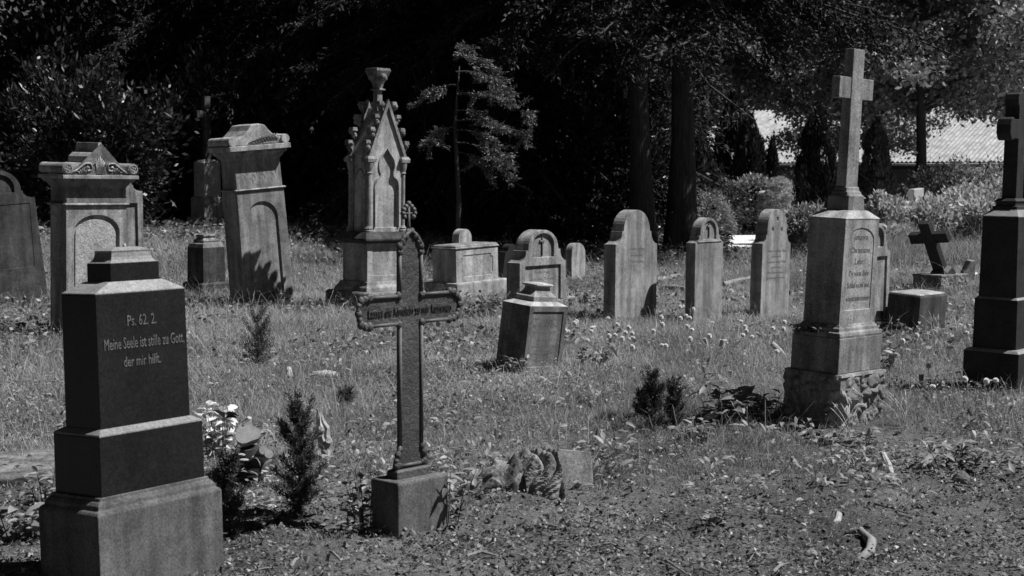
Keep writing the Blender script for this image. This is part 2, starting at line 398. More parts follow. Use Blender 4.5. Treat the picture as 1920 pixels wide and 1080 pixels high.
def evergreen(rg, H=13.0, z0=2.3, Rm=4.2, nb=120, droop=0.25, L=0.105, W_=0.034, seed=1, tk=1.0):
    mb = MB(); tr = [(0.12*math.sin(z*0.5+seed), 0.1*math.cos(z*0.4+seed), z) for z in np.linspace(-0.2, H, 12)]
    rad = [tk*max(0.03, 0.25*(1 - z/H*0.85) + (0.10 if i == 0 else 0.04 if i == 1 else 0)) for i, z in enumerate(np.linspace(-0.2, H, 12))]
    mb.tube(tr, rad, 16, flute=0.5, seed=seed)
    parts = []
    for b in range(nb):
        u = rg.random()**1.25; z = z0 + (H - z0 - 0.4)*u
        ln = Rm*(1 - u)**0.6*(0.65 + 0.45*rg.random()) + 0.4; a = rg.random()*2*math.pi
        dx, dy = math.cos(a), math.sin(a); t = np.linspace(0, 1, 7)
        rise = 0.25*rg.random()
        pts = np.stack([dx*ln*t, dy*ln*t, z + ln*(rise*t - (droop+rise)*t**2)], -1)
        pts[:, :2] += rg.normal(size=(7, 2))*0.06*t[:, None]*ln
        mb.tube(pts.tolist(), (0.045*max(tk, .3)*(1-t*0.85)*(0.5+ln/Rm)).tolist(), 5, caps=False)
        ns = int(8 + ln*7); ts = 0.2 + 0.8*rg.random(ns)**0.8
        sb = np.stack([np.interp(ts, t, pts[:, i]) for i in range(3)], -1)
        side = np.array([-dy, dx, 0])*rg.choice([-1, 1], ns)[:, None]
        sd_ = nrm(np.array([dx, dy, -0.25])*0.7 + side*rg.random((ns, 1))*1.1 + rg.normal(size=(ns, 3))*0.25)
        sl_ = (0.35 + 0.5*rg.random(ns))*(0.6 + 0.4*ln/Rm)
        nl = 27; q = rg.random((ns, nl))
        c = sb[:, None, :] + sd_[:, None, :]*(sl_[:, None]*q)[..., None] - np.array([0, 0, 1])*(0.25*sl_[:, None]*q**2)[..., None]
        c = c + rg.normal(size=c.shape)*0.03
        d = sd_[:, None, :] + rg.normal(size=c.shape)*0.55 + np.array([0, 0, -0.35])
        n = ns*nl; sh = np.repeat(rg.random(ns)*0.5, nl) + 0.5*rg.random(n)
        parts.append(leaves(c.reshape(-1, 3), d.reshape(-1, 3), L*(0.6+0.7*rg.random(n)), W_*(0.7+0.6*rg.random(n)), rg, sh))
    return mb, cat(parts)
def broadleaf(rg, H=9.5, z0=2.6, Rm=4.0, nb=46, leafn=70, L=0.15, W_=0.10, tr=0.2, seed=3):
    mb = MB(); mb.tube([(0.05*math.sin(z), 0.04*math.cos(z), z) for z in np.linspace(-0.2, H*0.85, 9)], [tr*1.35] + [tr*(1-0.1*i) for i in range(8)], 12, flute=0.4, seed=seed)
    parts = []
    for b in range(nb):
        u = rg.random()**0.9; a = rg.random()*2*math.pi; z = z0*0.9 + (H-z0)*u*0.75
        ln = Rm*math.sqrt(max(0.05, 1 - (u*0.95)**2))*(0.75+0.35*rg.random()); t = np.linspace(0, 1, 6)
        pts = np.stack([math.cos(a)*ln*t, math.sin(a)*ln*t, z + ln*(0.55*t*(1-u*0.2) - (0.75-0.4*u)*t**2*0.8)], -1)
        pts[1:, :] += rg.normal(size=(5, 3))*0.08*ln*0.4
        mb.tube(pts.tolist(), (0.07*(1-t*0.85)).tolist(), 5, caps=False)
        nc = 11; tc = 0.3 + 0.75*rg.random(nc)
        cc = np.stack([np.interp(tc, t, pts[:, i]) for i in range(3)], -1) + rg.normal(size=(nc, 3))*0.28
        k = rg.integers(0, nc, leafn*nc//1); n = len(k)
        c = cc[k] + rg.normal(size=(n, 3))*np.array([0.30, 0.30, 0.17])
        d = rg.normal(size=(n, 3)) + np.array([0, 0, -0.2])
        sh = np.clip(rg.random(nc)[k]*0.4 + 0.6*rg.random(n), 0, 1)
        parts.append(leaves(c, d, L*(0.6+0.7*rg.random(n)), W_*(0.6+0.7*rg.random(n)), rg, sh))
    return mb, cat(parts)
def column(rg, H, r, n, L=0.11, W_=0.03):
    """clipped or naturally dense columnar conifer: upright sprays in vertical flames"""
    nf = 70; fa = rg.random(nf)*2*math.pi; fz = 0.05 + 0.85*rg.random(nf)
    prof = lambda z: r*np.clip(np.sin(np.clip(z, 0, 1)**0.75*math.pi*0.93 + 0.25), 0.05, 1)**0.6
    k = rg.integers(0, nf, n); z = fz[k] + 0.16*rg.random(n) ; z = np.clip(z*H*1.0/H, 0.01, 1.02)
    rr = prof(z)*(0.72 + 0.33*rg.random(n))*(0.85 + 0.25*np.sin(7*fa[k]*1.0))
    a = fa[k] + rg.normal(size=n)*0.13*(1.1 - (z - fz[k])*4)
    c = np.stack([rr*np.cos(a), rr*np.sin(a), z*H], -1)
    m = n//3; zz = rg.random(m); aa = rg.random(m)*6.283; r2 = prof(zz)*0.8
    c2 = np.stack([r2*np.cos(aa), r2*np.sin(aa), zz*H], -1)
    C = np.concatenate([c, c2]); D = np.stack([C[:, 0]*0.35/r, C[:, 1]*0.35/r, np.ones(len(C))], -1) + rg.normal(size=C.shape)*0.22
    sh = np.concatenate([rg.random(nf)[k]*0.5, rg.random(m)*0.3]) + 0.5*rg.random(len(C))
    return leaves(C, D, L*(0.7+0.8*rg.random(len(C))), W_, rg, sh)

def copyto(children, loc, rz, sc, name, label, cat_, group, mats=None):
    r = empty(name, loc, label, cat_, group, rz=rz); r.scale = (sc, sc, sc) if not hasattr(sc, '__len__') else sc
    for ch in children:
        c = ch.copy(); COL.objects.link(c); c.parent = r
    return r
def finish_master(name, mb, lv, leafm, loc, rz, sc, label, cat_, group, barkm=None, crown='crown', trunk='trunk'):
    r = empty(name, loc, label, cat_, group, rz=rz); r.scale = (sc, sc, sc) if not hasattr(sc, '__len__') else sc
    ch = []
    if mb: ch.append(mb.build(trunk, barkm or M['bark'], r, smooth=True, fixn=False))
    ch.append(link(crown, npmesh(crown, *lv), leafm, r))
    return r, ch

# ------------------------------------------------------------------ monuments
G_ST = 'weathered headstones and monuments in the meadow'
def mono(name, label, cat_, pos, az, tx=0, ty=0, group=G_ST): return empty(name, pos, label, cat_, group, az=az, tx=tx, ty=ty)

def granite_monument():
    r = mono('granite_monument', 'tall dark granite monument inscribed Ps. 62. 2. on a cement base, nearest on the left', 'monument', (-1.530, 5.955, 0), 35.9, -2.1, 0.4)
    MB().rings([(.63, .366, -.25), (.635, .366, .330), (.618, .350, .342), (.600, .334, .346), (.594, .328, .362), (.575, .312, .374), (.560, .30, .378), (.556, .297, .391)]).build('base', M['cement'], r, bevel=.004)
    MB().rings([(.527, .283, .390), (.525, .282, .622)]).build('plinth', M['granite'], r, bevel=.003)
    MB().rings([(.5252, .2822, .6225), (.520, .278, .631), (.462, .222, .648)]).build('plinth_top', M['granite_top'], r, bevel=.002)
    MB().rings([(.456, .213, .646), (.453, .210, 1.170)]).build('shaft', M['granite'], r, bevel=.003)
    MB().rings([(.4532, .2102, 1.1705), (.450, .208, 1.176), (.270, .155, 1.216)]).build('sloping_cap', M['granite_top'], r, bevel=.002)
    MB().rings([(.246, .144, 1.208), (.244, .143, 1.288)]).build('head_block', M['granite'], r, bevel=.002)
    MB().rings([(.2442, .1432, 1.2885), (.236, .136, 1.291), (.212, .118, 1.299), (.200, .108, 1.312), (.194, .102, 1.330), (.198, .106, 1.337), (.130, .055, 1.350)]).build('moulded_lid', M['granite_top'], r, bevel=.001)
    MB().lathe([(.007, 1.345), (.007, 1.358), (.004, 1.364)], 10, cx=.01).build('pin', M['white_stone'], r)
    yf = -.1065
    for s, w, h, x, z in (('Ps. 62. 2.', .145, .044, -.005, 1.040), ('Meine Seele ist stille zu Gott,', .405, .046, .008, .952), ('der mir hilft.', .185, .042, -.01, .880)):
        text(s, w, h, x, z, yf, M['letters_granite'], r, depth=.0016)

def iron_cross():
    r = mono('iron_cross', 'rusty cast iron cross with raised words on a small grey stone block', 'grave cross', (-.470, 6.747, 0), 41.9, 0, .2)
    MB().rings([(.30, .17, -.12), (.316, .181, .252), (.308, .173, .264)]).build('stone_block', M['cement'], r, bevel=.005)
    f = MB().rings([(.222, .072, .262), (.219, .069, .296), (.200, .055, .304)]).build('foot_plate', M['iron'], r, bevel=.003)
    w, zc, ah, at = .135, 1.030, .125, .315
    h = w/2; t = ah/2
    armR = [(h, zc - t), (at-.05, zc - t), (at-.015, zc - t*.8), (at, zc), (at-.015, zc + t*.8), (at-.05, zc + t), (h, zc + t)]
    topz = 1.295
    out = [(h+.03, .304), (h+.018, .345), (h, .385)] + armR + [(h, topz), (h-.012, topz+.035), (h-.035, topz+.062), (0, topz+.088)]
    out = out + [(-x, z) for x, z in out[::-1] if x > 0]
    MB().prism(out, -.009, .012).build('cross_plate', M['iron'], r, bevel=.002)
    m = MB(); rt = .0085; yt = -.012
    def bar(a, b, rr=rt): m.tube([(a[0], yt, a[1]), (b[0], yt, b[1])], rr, 8)
    for s in (-1, 1):
        bar((s*h, .40), (s*h, zc - t)); bar((s*h, zc + t), (s*h, topz-.02))
        bar((s*(h+.008), zc - t), (s*(at-.06), zc - t)); bar((s*(h+.008), zc + t), (s*(at-.06), zc + t))
    bar((-.06, .318), (.06, .318), .008)
    m.build('edge_mouldings', M['iron_edge'], r, smooth=True)
    kn = []
    for s in (-1, 1):
        kn += [(s*(h+.004), zc - t - .002, .019), (s*(h+.004), zc + t + .002, .019)]
        for sg in (-1, 1):
            kn += [(s*(at-.062), zc + sg*t*1.04, .019), (s*(at-.034), zc + sg*t*1.0, .017), (s*(at-.014), zc + sg*t*.80, .018), (s*(at-.002), zc + sg*t*.5, .015)]
        kn += [(s*at*1.01, zc, .019), (s*h, topz-.01, .018), (s*(h-.004), topz+.018, .018), (s*(h-.018), topz+.042, .017), (s*(h-.038), topz+.064, .016), (s*.012, topz+.085, .013)]
        kn += [(s*(h+.004), .395, .017), (s*(h+.016), .368, .019), (s*(h+.026), .343, .016), (s*(h+.022), .320, .020), (s*(h+.006), .318, .014)]
    def cluster(nm, sel, tubes):
        k = MB()
        for x, z, q in kn:
            if sel(x, z): k.ball((x + R_.uniform(-.003, .003), yt+.002, z + R_.uniform(-.003, .003)), q*1.0, 8, 6, (1.0, .8, 1.0 + .25*R_.random()))
        for p, rr in tubes: k.tube(p, rr, 7)
        k.build(nm, M['iron'], r, smooth=True)
    for s in (-1, 1):
        cluster('arm_end_knots', lambda x, z: x*s > at-.07, [([(s*(at-.062 + .07*math.sin(a)), yt, zc + sg*t*1.03*math.cos(a)) for a in [i*math.pi/12 for i in range(7)]], .010) for sg in (-1, 1)])
        cluster('foot_scroll', lambda x, z: x*s > 0 and z < .45, [([(s*h, yt, .41), (s*(h+.018), yt, .37), (s*(h+.030), yt, .335), (s*(h+.012), yt, .312)], .010)])
        for sg in (-1, 1): cluster('elbow_knot', lambda x, z: 0 < x*s < at-.1 and z > .5 and z < topz-.1 and (z-zc)*sg > 0, [])
    cluster('head_knots', lambda x, z: z > topz-.05, [([(s*h, yt, topz), (s*(h-.006), yt, topz+.035), (s*(h-.03), yt, topz+.066), (0, yt, topz+.092)], .011) for s in (-1, 1)])
    c = MB(); z0 = topz + .09
    c.tube([(0, 0, z0-.01), (0, 0, z0+.04), (0, 0, z0+.12)], [.011, .007, .006], 7); c.tube([(-.032, 0, z0+.078), (.032, 0, z0+.078)], .0045, 7)
    c.ball((0, 0, z0+.002), .012)
    for x, z in ((0, z0+.106), (-.030, z0+.068), (.030, z0+.068), (-.014, z0+.094), (.014, z0+.094), (-.026, z0+.082), (.026, z0+.082), (-.024, z0+.054), (.024, z0+.054)): c.ball((x*1.2, 0, z0 + (z-z0)*1.15), .0125, 8, 6)
    c.tube([(.030*math.cos(a), 0, z0+.082+.030*math.sin(a)) for a in [i*math.pi/10 - .6 for i in range(15)]], .005, 6)
    c.build('finial_cross', M['iron_edge'], r, smooth=True)
    text('Lasset die Kindlein zu mir kommen', .52, .038, .0, zc-.022, -.009, M['letters_dark'], r, depth=.006)

def leaning_stub():
    r = mono('leaning_pedestal', 'short leaning pedestal with flared top and an inscribed sunk panel, standing alone in the grass', 'gravestone', (.132, 12.319, 0), 41.8, 4.9, 4.2)
    carved('shaft', [(-.245, -.18), (.245, -.18), (.240, .561), (-.240, .561)], [rect(-.195, .195, .06, .515)], .304, M['sand_mid'], r, .009, .004)
    MB().rings([(.481, .306, .5615), (.475, .30, .566), (.305, .21, .594)]).build('sloping_top', M['sand_pale'], r, bevel=.003)
    MB().rings([(.295, .205, .592), (.294, .201, .632), (.270, .18, .642), (.215, .135, .668), (.185, .115, .700), (.190, .125, .715)]).build('neck', M['sand'], r, bevel=.002)
    MB().rings([(.205, .150, .715), (.215, .165, .722), (.212, .160, .732), (.14, .09, .742)]).build('top_plate', M['sand_pale'], r, bevel=.003)
    for i, s in enumerate(('Hier ruht in Gott', 'geboren den 20ten', 'October 1829', 'zu Wall', 'Joanna Dorothea', 'gestorben den', 'ruhe sanft')):
        text(s, (.34, .31, .26, .17, .33, .30, .24)[i], .026, 0, .450 - .057*i, -.152+.009, M['letters_stone'], r, depth=.001)

def chips(U, V, cell, amp, q):
    """irregular chiselled facets: tilted plane per cell plus fine breakage"""
    nc = int((U.max()-U.min())*(V.max()-V.min())/cell**2) + 6
    cu = U.min() + (U.max()-U.min())*q.random(nc); cv = V.min() + (V.max()-V.min())*q.random(nc)
    d = (U[..., None]-cu)**2 + ((V[..., None]-cv)*.85)**2; i = d.argmin(-1)
    o = np.sort(np.sqrt(d), -1); edge = np.clip((o[..., 1]-o[..., 0])/cell*2.2, 0, 1)
    tu = q.normal(size=nc)*.55; tv = q.normal(size=nc)*.55; z = q.uniform(-.35, .35, nc)*amp
    h = z[i] + tu[i]*(U-cu[i]) + tv[i]*(V-cv[i])
    h = np.clip(h, -amp, amp)*(.35 + .65*edge) - amp*.35*(1-edge)
    return h + .16*amp*(vnoise(U*1.0+9, V, .012)-.5) + .3*amp*(vnoise(U, V+5, .03)-.5)
def rough_block(name, w, d, z0, z1, cell, amp, mat, parent, seed):
    q = np.random.default_rng(seed); m = MB(); H = z1 - z0
    for (L, ax, sg) in ((w, 0, -1), (d, 1, 1), (w, 0, 1), (d, 1, -1)):
        nu, nv = int(L/.009), int(H/.009); U, V = np.meshgrid(np.linspace(0, L, nu), np.linspace(0, H, nv), indexing='ij')
        h = chips(U, V, cell, amp, q); e = np.clip(np.minimum(U, L-U)/.018, 0, 1); t = .45 + .55*np.clip((H-V)/.03, 0, 1)
        h = (h + amp*.5)*e*t; c = U - L/2
        if ax == 0: X = c; Y = sg*(d/2 + h)
        else: Y = c; X = sg*(w/2 + h)
        vs = np.stack([X, Y, z0 + V], -1).reshape(-1, 3); i = np.arange(nu*nv).reshape(nu, nv)
        f = np.stack([i[:-1, :-1], i[1:, :-1], i[1:, 1:], i[:-1, 1:]], -1).reshape(-1, 4)
        m.add(vs, [tuple(map(int, k)) for k in f])
    m.box(-w/2+.001, w/2-.001, -d/2+.001, d/2-.001, z0, z1-.001)
    top = MB; m.rings([(w + amp*.6, d + amp*.6, z1-.014), (w + amp*.2, d + amp*.2, z1-.002), (w-.02, d-.02, z1)])
    return m.build(name, mat, parent)

def big_cross():
    r = mono('tall_cross_monument', 'tallest sandstone monument with a plain Latin cross above an inscribed shaft on a rough-hewn base', 'monument', (2.133, 9.842, 0), 42.9, 2.1, 1.3)
    rough_block('rough_base', .560, .415, -.12, .349, .080, .034, M['sand'], r, 4)
    MB().rings([(.546, .356, .350), (.546, .356, .580)]).build('plinth', M['sand'], r, bevel=.004)
    MB().rings([(.535, .345, .5803), (.538, .348, .594), (.528, .338, .612), (.500, .31, .622), (.494, .305, .640), (.470, .29, .650), (.455, .278, .664)]).build('plinth_moulding', M['sand'], r, bevel=.002)
    carved('shaft', [(-.221, .662), (.221, .662), (.215, 1.344), (-.215, 1.344)], [archpoly(.325, .755, 1.205, 1.290)], .268, M['sand'], r, .005, .004)
    MB().rings([(.434, .272, 1.3445), (.436, .274, 1.352), (.28, .20, 1.395), (.235, .185, 1.402)]).build('sloping_cap', M['sand_pale'], r, bevel=.003)
    MB().rings([(.205, .160, 1.400), (.196, .154, 1.492)]).build('upper_block', M['sand_mid'], r, bevel=.003)
    MB().rings([(.198, .156, 1.4925), (.180, .125, 1.506), (.178, .115, 1.518), (.162, .095, 1.530), (.160, .09, 1.548), (.150, .078, 1.556)]).build('cross_foot', M['sand_mid'], r, bevel=.002)
    c = MB().rings([(.146, .074, 1.555), (.139, .066, 2.447)]); c.build('cross_shaft', M['sand'], r, bevel=.004)
    for s in (-1, 1): MB().box(*sorted((s*.0715, s*.214)), -.029, .029, 2.124, 2.262).build('cross_arm', M['sand'], r, bevel=.004)
    for s, w, z in (('Johanna', .18, 1.215), ('Christiane', .25, 1.130), ('Lehr.', .12, 1.055), ('Du wirst Siele', .25, .978), ('Schlaf wohl und', .28, .900), ('wiederauferstehen', .29, .815)):
        text(s, w, .038, 0, z, -.134+.0045, M['letters_stone'], r, depth=.0015)

def dark_right():
    d = .425; w = .60; pos = place(P(1907, 742), w, d, 40)
    r = mono('dark_cross_monument', 'dark stepped monument with a round-ended cross, cut off by the right edge', 'monument', pos, 40, .6, .5)
    MB().rings([(w, d, -.15), (w, d, .308)]).build('base', M['granite_black'], r, bevel=.004)
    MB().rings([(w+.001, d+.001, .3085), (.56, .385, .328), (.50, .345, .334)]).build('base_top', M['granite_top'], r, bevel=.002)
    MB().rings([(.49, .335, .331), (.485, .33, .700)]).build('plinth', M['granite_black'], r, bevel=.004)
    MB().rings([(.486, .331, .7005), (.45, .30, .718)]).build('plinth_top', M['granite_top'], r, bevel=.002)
    MB().rings([(.44, .29, .712), (.43, .275, 1.318)]).build('shaft', M['granite_black'], r, bevel=.004)
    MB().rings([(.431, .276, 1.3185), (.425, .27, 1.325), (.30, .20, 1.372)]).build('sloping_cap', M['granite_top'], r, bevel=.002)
    MB().rings([(.29, .19, 1.368), (.285, .185, 1.395), (.25, .15, 1.400), (.25, .15, 1.425), (.27, .17, 1.435), (.23, .13, 1.455)]).build('cross_foot', M['granite_black'], r, bevel=.002)
    o = [(-.07, 1.45), (.07, 1.45), (.065, 1.90), (.15, 1.90), (.17, 1.885), (.20, 1.90), (.222, 1.94), (.222, 2.0), (.20, 2.045), (.17, 2.06), (.15, 2.045), (.065, 2.045),
         (.065, 2.14), (.085, 2.155), (.09, 2.19), (.07, 2.235), (0, 2.25)]
    o = o + [(-x, z) for x, z in o[::-1] if x > 0 and (x, z) != (.07, 1.45)]
    MB().prism(o, -.055, .055).build('cross', M['granite_black'], r, bevel=.004)

def stone_head(label, pos, az, w, d, zs, zn, zt, aw, mat, tx=0, ty=0, holes=(), name='headstone', taper=0.0, notch=.02, cross=None, sill=None, zb=-.15, lines=(), stars=False, cat_='headstone'):
    r = mono(name, label, cat_, pos, az, tx, ty)
    out = shoulder(w, zb, zs, zn, zt, aw, taper, notch)
    carved('slab', out, list(holes), d, mat, r, .02, .005)
    if cross:
        cx, cz, q, yy = cross
        c = [(-.012, -.5), (.012, -.5), (.014, .06), (.10, .05), (.10, .13), (.014, .12), (.016, .22), (-.016, .22), (-.014, .12), (-.10, .13), (-.10, .05), (-.014, .06)]
        MB().prism([(cx + a*q*1.6, cz + b*q) for a, b in c], yy - .018, yy + .002).build('relief_cross', mat, r, bevel=.002)
    if sill: MB().box(-w/2*.86, w/2*.86, -d/2-.008, -d/2+.003, sill, sill+.018).build('sill', mat, r, bevel=.003)
    for s, tw, h, z, yy in lines: text(s, tw, h, 0, z, yy, M['letters_stone'], r, depth=.0015)
    if stars:
        for sx, sz in ((-.10, zs + .17), (.10, zs + .17), (0, zs + .29)):
            pts = [((.032 if i % 2 else .013)*math.sin(i*math.pi/5) + sx, -(.032 if i % 2 else .013)*math.cos(i*math.pi/5) + sz) for i in range(10)]
            MB().prism(pts, -d/2-.004, -d/2+.006).build('carved_star', M['sand_dark'], r)
    return r

def headstones():
    # A
    stone_head('broad plain sandstone headstone with hollow shoulders and a round head, no panel', (1.299, 16.361, 0), 40, .783, .156, .862, .99, 1.235, .49, M['sand'], -.4, 1.3, notch=.03,
               lines=(('Hier ruht', .3, .03, .80, -.0785), ('in Gott', .22, .03, .73, -.0785), ('Familie', .25, .03, .66, -.0785)))
    # B
    stone_head('narrow headstone with a small relief cross in its sunk arch, right of the trunks', (2.130, 16.548, 0), 40, .568, .125, .872, .935, 1.145, .38, M['sand'], .4, .4,
               holes=[(archpoly(.27, .905, .985, 1.11), .02)], cross=(0, 1.03, .22, -.0425), sill=.875)
    # C
    stone_head('headstone with three small stars carved in its round head, beside the tall cross monument', (2.957, 17.120, 0), 40, .633, .145, .835, .92, 1.225, .44, M['sand'], .6, 1.5, stars=True,
               lines=(('Hier ruhet Sie', .40, .034, .735, -.073), ('unsere', .2, .03, .675, -.073), ('Hanna von Riel', .42, .034, .61, -.073), ('geboren', .22, .03, .55, -.073), ('im Sommer', .36, .03, .49, -.073), ('gestorben', .4, .028, .43, -.073)))
    # framed
    stone_head('wide headstone with relief cross in its arch and framed panel, behind the leaning pedestal', (.288, 17.471, 0), 40, .863, .20, .605, .73, .975, .56, M['sand'], .3, .1,
               holes=[(archpoly(.40, .655, .80, .935), .03), (rect(-.33, .33, .0, .56), .025)], cross=(0, .82, .30, -.07), notch=.04,
               lines=(('Selig', .28, .035, .47, -.075), ('sind die Toten', .45, .03, .39, -.075)))
    # D partly hidden
    w, d = .62, .14
    stone_head('framed headstone half hidden behind the tall cross monument, its arch recess empty', place(P(1665, 624), w, d, 40, 'R'), 40, w, d, .850, .93, 1.14, .42, M['sand'], .5, .6,
               holes=[(archpoly(.30, .90, 1.0, 1.10), .03), (rect(-.24, .24, .12, .80), .022)])
    # small arch
    stone_head('small round-topped headstone leaning slightly beside the wide cross headstone', (.950, 22.488, 0), 41, .34, .13, .34, .36, .58, .325, M['sand'], -2, 3.5, notch=.004, taper=-.02)
    w, d = .30, .14
    x, y = PD(866, 22.3)
    stone_head('small curved headstone peeping over the block tomb', (x, y, .0), 41, w, d, .48, .50, .80, .28, M['sand_pale'], 0, 0, notch=.004)
    # left edge, its shade painted as dark stone
    w, d = .95, .16
    stone_head('shade-toned dark headstone cut off by the left edge of the photo, with an arched recess', place(P(82, 578), w, d, 40, 'R'), 40, w, d, 1.325, 1.40, 1.67, .60, M['sand_dark'], -1, -3.0, taper=.09,
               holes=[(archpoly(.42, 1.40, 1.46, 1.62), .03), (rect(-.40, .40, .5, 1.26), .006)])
    # behind scroll monument
    w, d = .62, .12
    stone_head('slim framed headstone close behind the scroll-topped monument', place(P(272, 560), w, d, 42, 'R'), 42, w, d, 1.40, 1.47, 1.60, .30, M['sand_mid'], 1, -1.0,
               holes=[(rect(-.23, .23, .3, 1.25), .03)])
    # pale leaning slab in the shade
    x, y = PD(627, 30.0)
    stone_head('pale leaning slab in the deep shade of the wood left of the gothic shrine', (x, y, float(ground_z(x, y))), 40, .46, .16, .62, .66, .86, .38, M['sand_mid'], 4, 5)
    # dark tilted one
    x, y = PD(943, 19.4)
    stone_head('black tilted headstone fragment behind the wide cross headstone', (x, y, 0), 40, .30, .12, .60, .62, .72, .2, M['granite_black'], 3, 9)

def scroll_monument():
    r = mono('scroll_topped_monument', 'tall sandstone monument with scroll rolls, leaf crest and a pale pitted arch panel', 'monument', (-4.160, 14.583, 0), 43.6, 1.4, .7)
    w, d = .655, .30; yf = -d/2
    carved('shaft', [(-w/2, -.15), (w/2, -.15), (w/2, 1.325), (-w/2, 1.325)], [(archpoly(.50, .32, 1.06, 1.235, 20), .03)], d, M['sand'], r, .03, .006)
    carved('pitted_panel', archpoly(.44, .30, 1.04, 1.195, 20), [], .012, M['pitted'], r, .0, .003, y0=yf+.020)
    MB().rings([(w+.03, d+.03, 1.326), (w+.05, d+.05, 1.338), (w+.03, d+.03, 1.352)]).build('string_moulding', M['sand'], r, bevel=.004)
    MB().rings([(w-.01, d-.005, 1.352), (w-.01, d-.005, 1.50), (w+.03, d+.04, 1.53), (w+.05, d+.06, 1.55), (w+.09, d+.10, 1.556), (w+.12, d+.14, 1.585)]).build('frieze', M['sand_mid'], r, bevel=.003)
    MB().rings([(.822, .475, 1.5855), (.822, .475, 1.622)]).build('cornice_slab', M['sand_pale'], r, bevel=.004)
    for s in (-1, 1):
        m = MB(); pts = [(s*.355, y, 1.682) for y in (-.225, .225)]; m.tube(pts, .056, 20)
        ro = m.build('scroll_roll', M['sand'], r, bevel=.003)
        q = MB(); q.tube([(s*.355 + .040*math.cos(a), -.228, 1.682 + .040*math.sin(a)) for a in [i*math.pi/8 for i in range(17)]], .005, 6)
        for i in range(4):
            a = i*math.pi/2 + .4; q.ball((s*.355 + .02*math.cos(a), -.226, 1.682 + .02*math.sin(a)), .013, 6, 4, (1, .4, 1))
        q.build('rosette', M['sand'], ro)
    body = [(-.33, 1.6225), (.33, 1.6225), (.30, 1.64), (.25, 1.665), (.20, 1.705), (.16, 1.735), (.115, 1.740), (.112, 1.775), (.105, 1.80), (.075, 1.83), (.04, 1.85), (.022, 1.875), (.020, 1.935)]
    body = body + [(-x, z) for x, z in body[::-1] if (x, z) not in ((.33, 1.6225),)]
    MB().prism(body, -.20, .20).build('crest', M['sand'], r, bevel=.005)
    q = MB()
    for s in (-1, 1):
        pts = [(s*x, -.205, z) for x, z in ((.31, 1.640), (.25, 1.668), (.20, 1.705), (.155, 1.735), (.105, 1.735), (.085, 1.705), (.095, 1.67), (.13, 1.662), (.15, 1.682), (.135, 1.703), (.118, 1.69))]
        q.tube(pts, .010, 7)
        for i in range(5): q.tube([(s*(.15+.018*i), -.203, 1.63), (s*(.155+.017*i), -.206, 1.66 + .02*(2-abs(i-1.5))), (s*(.165+.02*i), -.203, 1.655)], .006, 5)
    for i in range(9):
        a = (i-4)*.22; q.tube([(.015*(i-4)*.5, -.203, 1.635), (.06*math.sin(a), -.207, 1.74), (.085*math.sin(a), -.203, 1.80 - .02*abs(i-4))], .006, 5)
    q.build('leaf_relief', M['sand_pale'], r, smooth=True)

def leaning_monument():
    r = mono('leaning_monument', 'tall sandstone monument leaning to the left, palm branch on its mossy top', 'monument', (-3.029, 18.102, 0), 54, -.2, -4.6)
    w, d = .631, .411; yf = -d/2
    carved('shaft', [(-w/2-.015, -.12), (w/2+.015, -.12), (w/2-.005, 1.437), (-w/2+.005, 1.437)], [(archpoly(.40, .16, 1.10, 1.30, 22), .02)], d, M['sand'], r, .02, .005)
    MB().rings([(w+.02, d+.02, 1.438), (w+.045, d+.045, 1.450), (w+.02, d+.02, 1.464)]).build('string_moulding', M['sand_pale'], r, bevel=.004)
    MB().rings([(w-.03, d-.02, 1.464), (w-.04, d-.03, 1.80), (w-.02, d-.01, 1.815), (w+.02, d+.05, 1.838), (w+.03, d+.06, 1.86), (w+.09, d+.14, 1.885), (w+.10, d+.15, 1.912)]).build('frieze', M['sand'], r, bevel=.003)
    q = MB(); rr = random.Random(8)
    for i in range(4):
        for j, (dx, z) in enumerate(((0, 1.53), (.03, 1.58), (.055, 1.64), (-.03, 1.70))):
            x = -.21 + .125*i + dx; q.tube([(x-.028, yf+.0145, z+.055), (x, yf+.0135, z+.03), (x+.012, yf+.0135, z-.005), (x-.006, yf+.0145, z-.02)], .0045, 5)
    q.build('feather_carving', M['letters_stone'], r)
    MB().rings([(.80, .62, 1.9125), (.80, .62, 1.975)]).build('cornice_slab', M['sand_pale'], r, bevel=.006)
    for s in (-1, 1): MB().tube([(s*.345, y, 2.028) for y in (-.295, -.1, .1, .295)], [.054, .058, .056, .054], 18).build('scroll_roll', M['sand_pale'], r, bevel=.004)
    o = [(-.33, 1.9755), (.33, 1.9755), (.31, 2.05), (.24, 2.065), (.19, 2.10), (.14, 2.15), (.10, 2.205), (.02, 2.225), (-.08, 2.215), (-.13, 2.15), (-.20, 2.09), (-.27, 2.06), (-.32, 2.05)]
    m = MB()
    m.prism(o, -.27, .27).build('mossy_crest', M['sand_pale'], r, bevel=.012)
    p = MB(); p.tube([(-.13, -.273, 2.00), (0, -.277, 2.045), (.12, -.277, 2.07), (.24, -.273, 2.06)], .007, 6)
    for i in range(9):
        x = -.09 + .037*i; z = 2.015 + .055*math.sin(min(1, i/6)*1.5)
        for s in (-1, 1): p.tube([(x, -.274, z), (x + .028, -.278, z + s*.02 - .004), (x + .045, -.273, z + s*.036 - .012)], .0055, 5)
    p.build('palm_branch', M['letters_stone'], r, smooth=True)

